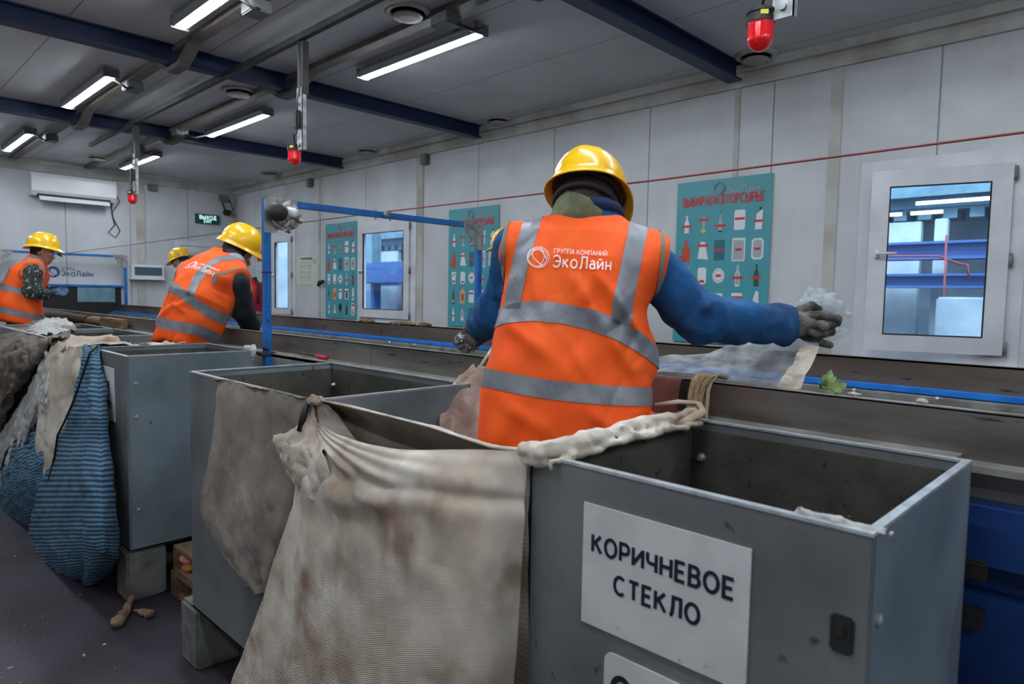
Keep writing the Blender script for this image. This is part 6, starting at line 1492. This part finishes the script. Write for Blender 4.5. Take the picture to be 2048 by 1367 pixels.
# --- the sacks at the left
bs = thing('striped_sack', 'full blue striped sack hanging on the front of the grey bin at the left', 'sack', (-4.7, 1.0, .2))
cols = [-1, -.82, -.55, -.25, .1, .45, .75, .95, 1]
def brow(xl, xr, y, Y, bul): 
    out = []
    for u in cols: out.append(at((xl + xr) / 2 + u * (xr - xl) / 2, y, 'y', Y - bul * math.sqrt(max(0, 1 - u * u))))
    return out
blue = [[Vector((p.x, p.y + .03, p.z - .05)) for p in brow(166, 196, 693, 1.10, 0)], brow(165, 197, 692, 1.10, .0), brow(162, 198, 715, 1.09, .03), brow(150, 206, 770, 1.08, .05), brow(136, 212, 830, 1.07, .08), brow(112, 216, 880, 1.07, .10),
        brow(70, 222, 940, 1.06, .14), brow(48, 228, 1010, 1.06, .17), brow(36, 234, 1070, 1.06, .18), brow(42, 232, 1115, 1.06, .17), brow(60, 215, 1150, 1.06, .13), brow(95, 185, 1172, 1.05, .06), brow(120, 160, 1177, 1.05, .0)]
def brid(U, V, S): return .016 * np.sin(U * 17 + np.sin(V * 4) * 2) * (.35 + .65 * np.exp(-((V - .3) / .3) ** 2)) + .02 * np.exp(-((U - .42 - .18 * V) / .05) ** 2)
patch('bag_body', blue, 'sack_blue', bs, nu=130, nv=150, fold=.012, fscale=(7, 7, 7), seed=14, thick=.003, ridge=brid)
flap_ = G([[(92, 868, 1.06), (72, 858, 1.04), (40, 872, 1.02), (12, 905, 1.0), (2, 940, .99)], [(118, 890, 1.02), (90, 905, .98), (55, 925, .95), (22, 950, .93), (4, 985, .94)],
           [(110, 940, 1.0), (85, 960, .95), (52, 975, .92), (20, 1000, .91), (2, 1030, .93)], [(100, 1000, 1.0), (75, 1010, .95), (48, 1020, .93), (22, 1040, .93), (6, 1065, .95)], [(95, 1050, 1.02), (70, 1062, .98), (48, 1070, .97), (30, 1080, .97), (14, 1085, .98)]])
patch('bag_flap', flap_, 'sack_blue', bs, nu=70, nv=70, fold=.02, fscale=(9, 9, 9), seed=17, thick=.004)
MB().tube([at(a, b_, 'y', y) for a, b_, y in ((196, 690, 1.09), (180, 705, 1.05), (165, 750, 1.03), (148, 800, 1.0), (128, 845, .98), (115, 870, .97), (108, 920, .95), (85, 1000, .93), (55, 1050, .95))], .006, 6).build('seam', 'black', bs, smooth=True)
MB().tube([at(a, b_, 'y', y) for a, b_, y in ((92, 866, 1.04), (72, 856, 1.02), (40, 870, 1.0), (12, 903, .98), (2, 940, .97))], .006, 6).build('seam', 'black', bs, smooth=True)
# cream sack in the bay between the two left bins
cs = thing('woven_sack', 'cream woven sack slung between the two left bins behind the blue sack', 'sack', (-5.2, 1.1, .3))
rows = [[Vector((-5.62, 1.5, 1.34)), Vector((-5.1, 1.5, 1.30)), Vector((-4.60, 1.66, 1.34))], [Vector((-5.62, 1.35, 1.335)), Vector((-5.1, 1.35, 1.25)), Vector((-4.61, 1.4, 1.34))], [Vector((-5.62, 1.2, 1.335)), Vector((-5.1, 1.2, 1.25)), Vector((-4.60, 1.2, 1.34))], [Vector((-5.62, 1.1, 1.335)), Vector((-5.1, 1.09, 1.29)), Vector((-4.60, 1.095, 1.34))]]
patch('top_sheet', rows, 'sack_cream', cs, nu=60, nv=90, fold=.03, fscale=(9, 5, 9), seed=40, thick=.003)
rows = [[Vector((-5.62, 1.1, 1.335)), Vector((-5.1, 1.09, 1.30)), Vector((-4.60, 1.095, 1.34))], [Vector((-5.60, 1.075, 1.2)), Vector((-5.1, 1.03, 1.2)), Vector((-4.58, 1.07, 1.2))], [Vector((-5.58, 1.05, .9)), Vector((-5.1, .98, .9)), Vector((-4.58, 1.05, .9))], [Vector((-5.55, 1.03, .5)), Vector((-5.1, .95, .5)), Vector((-4.6, 1.03, .5))], [Vector((-5.5, 1.05, .1)), Vector((-5.1, 1.0, .08)), Vector((-4.65, 1.05, .1))]]
patch('front_sheet', rows, 'sack_cream', cs, nu=70, nv=120, fold=.02, fscale=(7, 7, 4), seed=41, thick=.003, ridge=lambda U, V, S: .012 * np.sin(U * 16 + V))
# white crumpled bags below, left
for k, (rw, lab) in enumerate(((
        [[(85, 708, 1.08), (90, 705, 1.07), (96, 712, 1.08)], [(45, 800, 1.06), (70, 790, 1.02), (88, 790, 1.05)], [(0, 870, 1.03), (40, 880, .98), (60, 880, 1.02)], [(-40, 960, 1.02), (10, 970, .97), (50, 960, 1.02)], [(-60, 1060, 1.02), (0, 1080, .98), (50, 1050, 1.02)], [(-60, 1150, 1.04), (0, 1150, 1.0), (45, 1120, 1.04)]], 'white crumpled sack at the left edge, left of the grey strip'),
        ([[(88, 706, 1.07), (92, 702, 1.06), (97, 712, 1.07)], [(76, 790, 1.05), (98, 780, 1.0), (114, 800, 1.05)], [(68, 870, 1.04), (96, 860, .99), (117, 860, 1.04)], [(70, 930, 1.04), (95, 930, .99), (116, 920, 1.04)]], 'white crumpled sack just left of the blue striped sack'))):
    g_ = G(rw); o = patch('white_sack', g_, 'sack_white', None, base=g_[-1][1], nu=60, nv=90, fold=.022, fscale=(10, 10, 10), seed=50 + k, thick=.003); tag(o, lab, 'sack', 'white sacks at the left')
# the grey-brown cloth heaped over the far bins
bh_ = thing('draped_sack', 'heap of grey-brown sack cloth draped over the far left bins', 'sack', (-6.4, 1.1, 1.0))
rows = [[(-60, 636, 1.7), (0, 642, 1.7), (50, 640, 1.68), (100, 636, 1.66), (135, 640, 1.6)], [(-60, 648, 1.45), (0, 650, 1.4), (45, 652, 1.4), (85, 648, 1.42), (153, 656, 1.38)],
        [(-60, 672, 1.12), (0, 668, 1.12), (45, 664, 1.12), (85, 672, 1.12), (122, 676, 1.12)], [(-60, 700, 1.03), (0, 700, 1.0), (45, 695, 1.0), (75, 690, 1.04), (104, 682, 1.08)],
        [(-60, 760, 1.0), (0, 752, .96), (35, 745, .97), (70, 715, 1.02), (97, 692, 1.07)], [(-60, 850, 1.02), (0, 830, .99), (30, 780, 1.0), (62, 735, 1.03), (90, 705, 1.07)], [(-60, 930, 1.04), (-10, 880, 1.03), (25, 800, 1.03), (58, 745, 1.05), (86, 712, 1.08)]]
patch('sheet', G(rows), 'sack_brown', bh_, nu=120, nv=130, fold=.035, fscale=(6, 6, 7), seed=60, thick=.004, ridge=lambda U, V, S: .02 * np.sin(U * 9 + V * 5) * np.clip(V * 2, 0, 1))
rows = [[(60, 640, 1.62), (90, 636, 1.6), (125, 637, 1.58), (140, 642, 1.57)], [(55, 655, 1.35), (90, 650, 1.35), (130, 652, 1.36), (153, 657, 1.4)], [(60, 668, 1.13), (85, 668, 1.13), (110, 668, 1.14), (125, 668, 1.2)]]
patch('top_fold', G(rows), 'sack_white', bh_, nu=50, nv=50, fold=.02, fscale=(10, 10, 10), seed=61, thick=.004, label='pale folded top of the cloth')
MB().box((-5.66, 1.07, .3), (-5.58, 1.10, 1.31), .005).build('strip', 'dark_metal', be)

# ------------------------------------------------------------------ litter on the floor
pc = [at(x, y, 'z', .02) for x, y in ((262, 1205), (235, 1245), (300, 1228), (250, 1225), (275, 1222))]
pf = lambda P: smin(smin(s_cap(P, pc[0] + Vector((0, 0, .03)), pc[3], .018, .016), s_cap(P, pc[3], pc[1], .02, .03), .02), s_cap(P, pc[4], pc[2], .012, .022), .02) + .009 * fbm(P * 30, 3, 3)
tag(organic('paper_scrap', pf, *bounds(pc, .09), .006, 'paper_brown', None, base=pc[3] * Vector((1, 1, 0)) if False else (pc[3].x, pc[3].y, 0))[0], 'crumpled brown paper scrap on the dark floor', 'scrap')
random.seed(9)
cr = MB()
for i in range(90):
    x, y = random.uniform(-5.2, -1.6), random.uniform(-.6, 1.0); s_ = random.choice((.002, .003, .003, .005)); a = random.random() * 3.14
    d_, e_ = Vector((math.cos(a), math.sin(a), 0)), Vector((-math.sin(a), math.cos(a), 0)); cr.obox((x, y, .002), (d_, e_, Vector((0, 0, 1))), (s_ * random.uniform(1, 2.5), s_, .0015))
tag(cr.build('crumbs', 'sack_white', base=(-3, .3, 0)), 'tiny pale crumbs scattered over the dark floor', 'litter', kind='stuff')
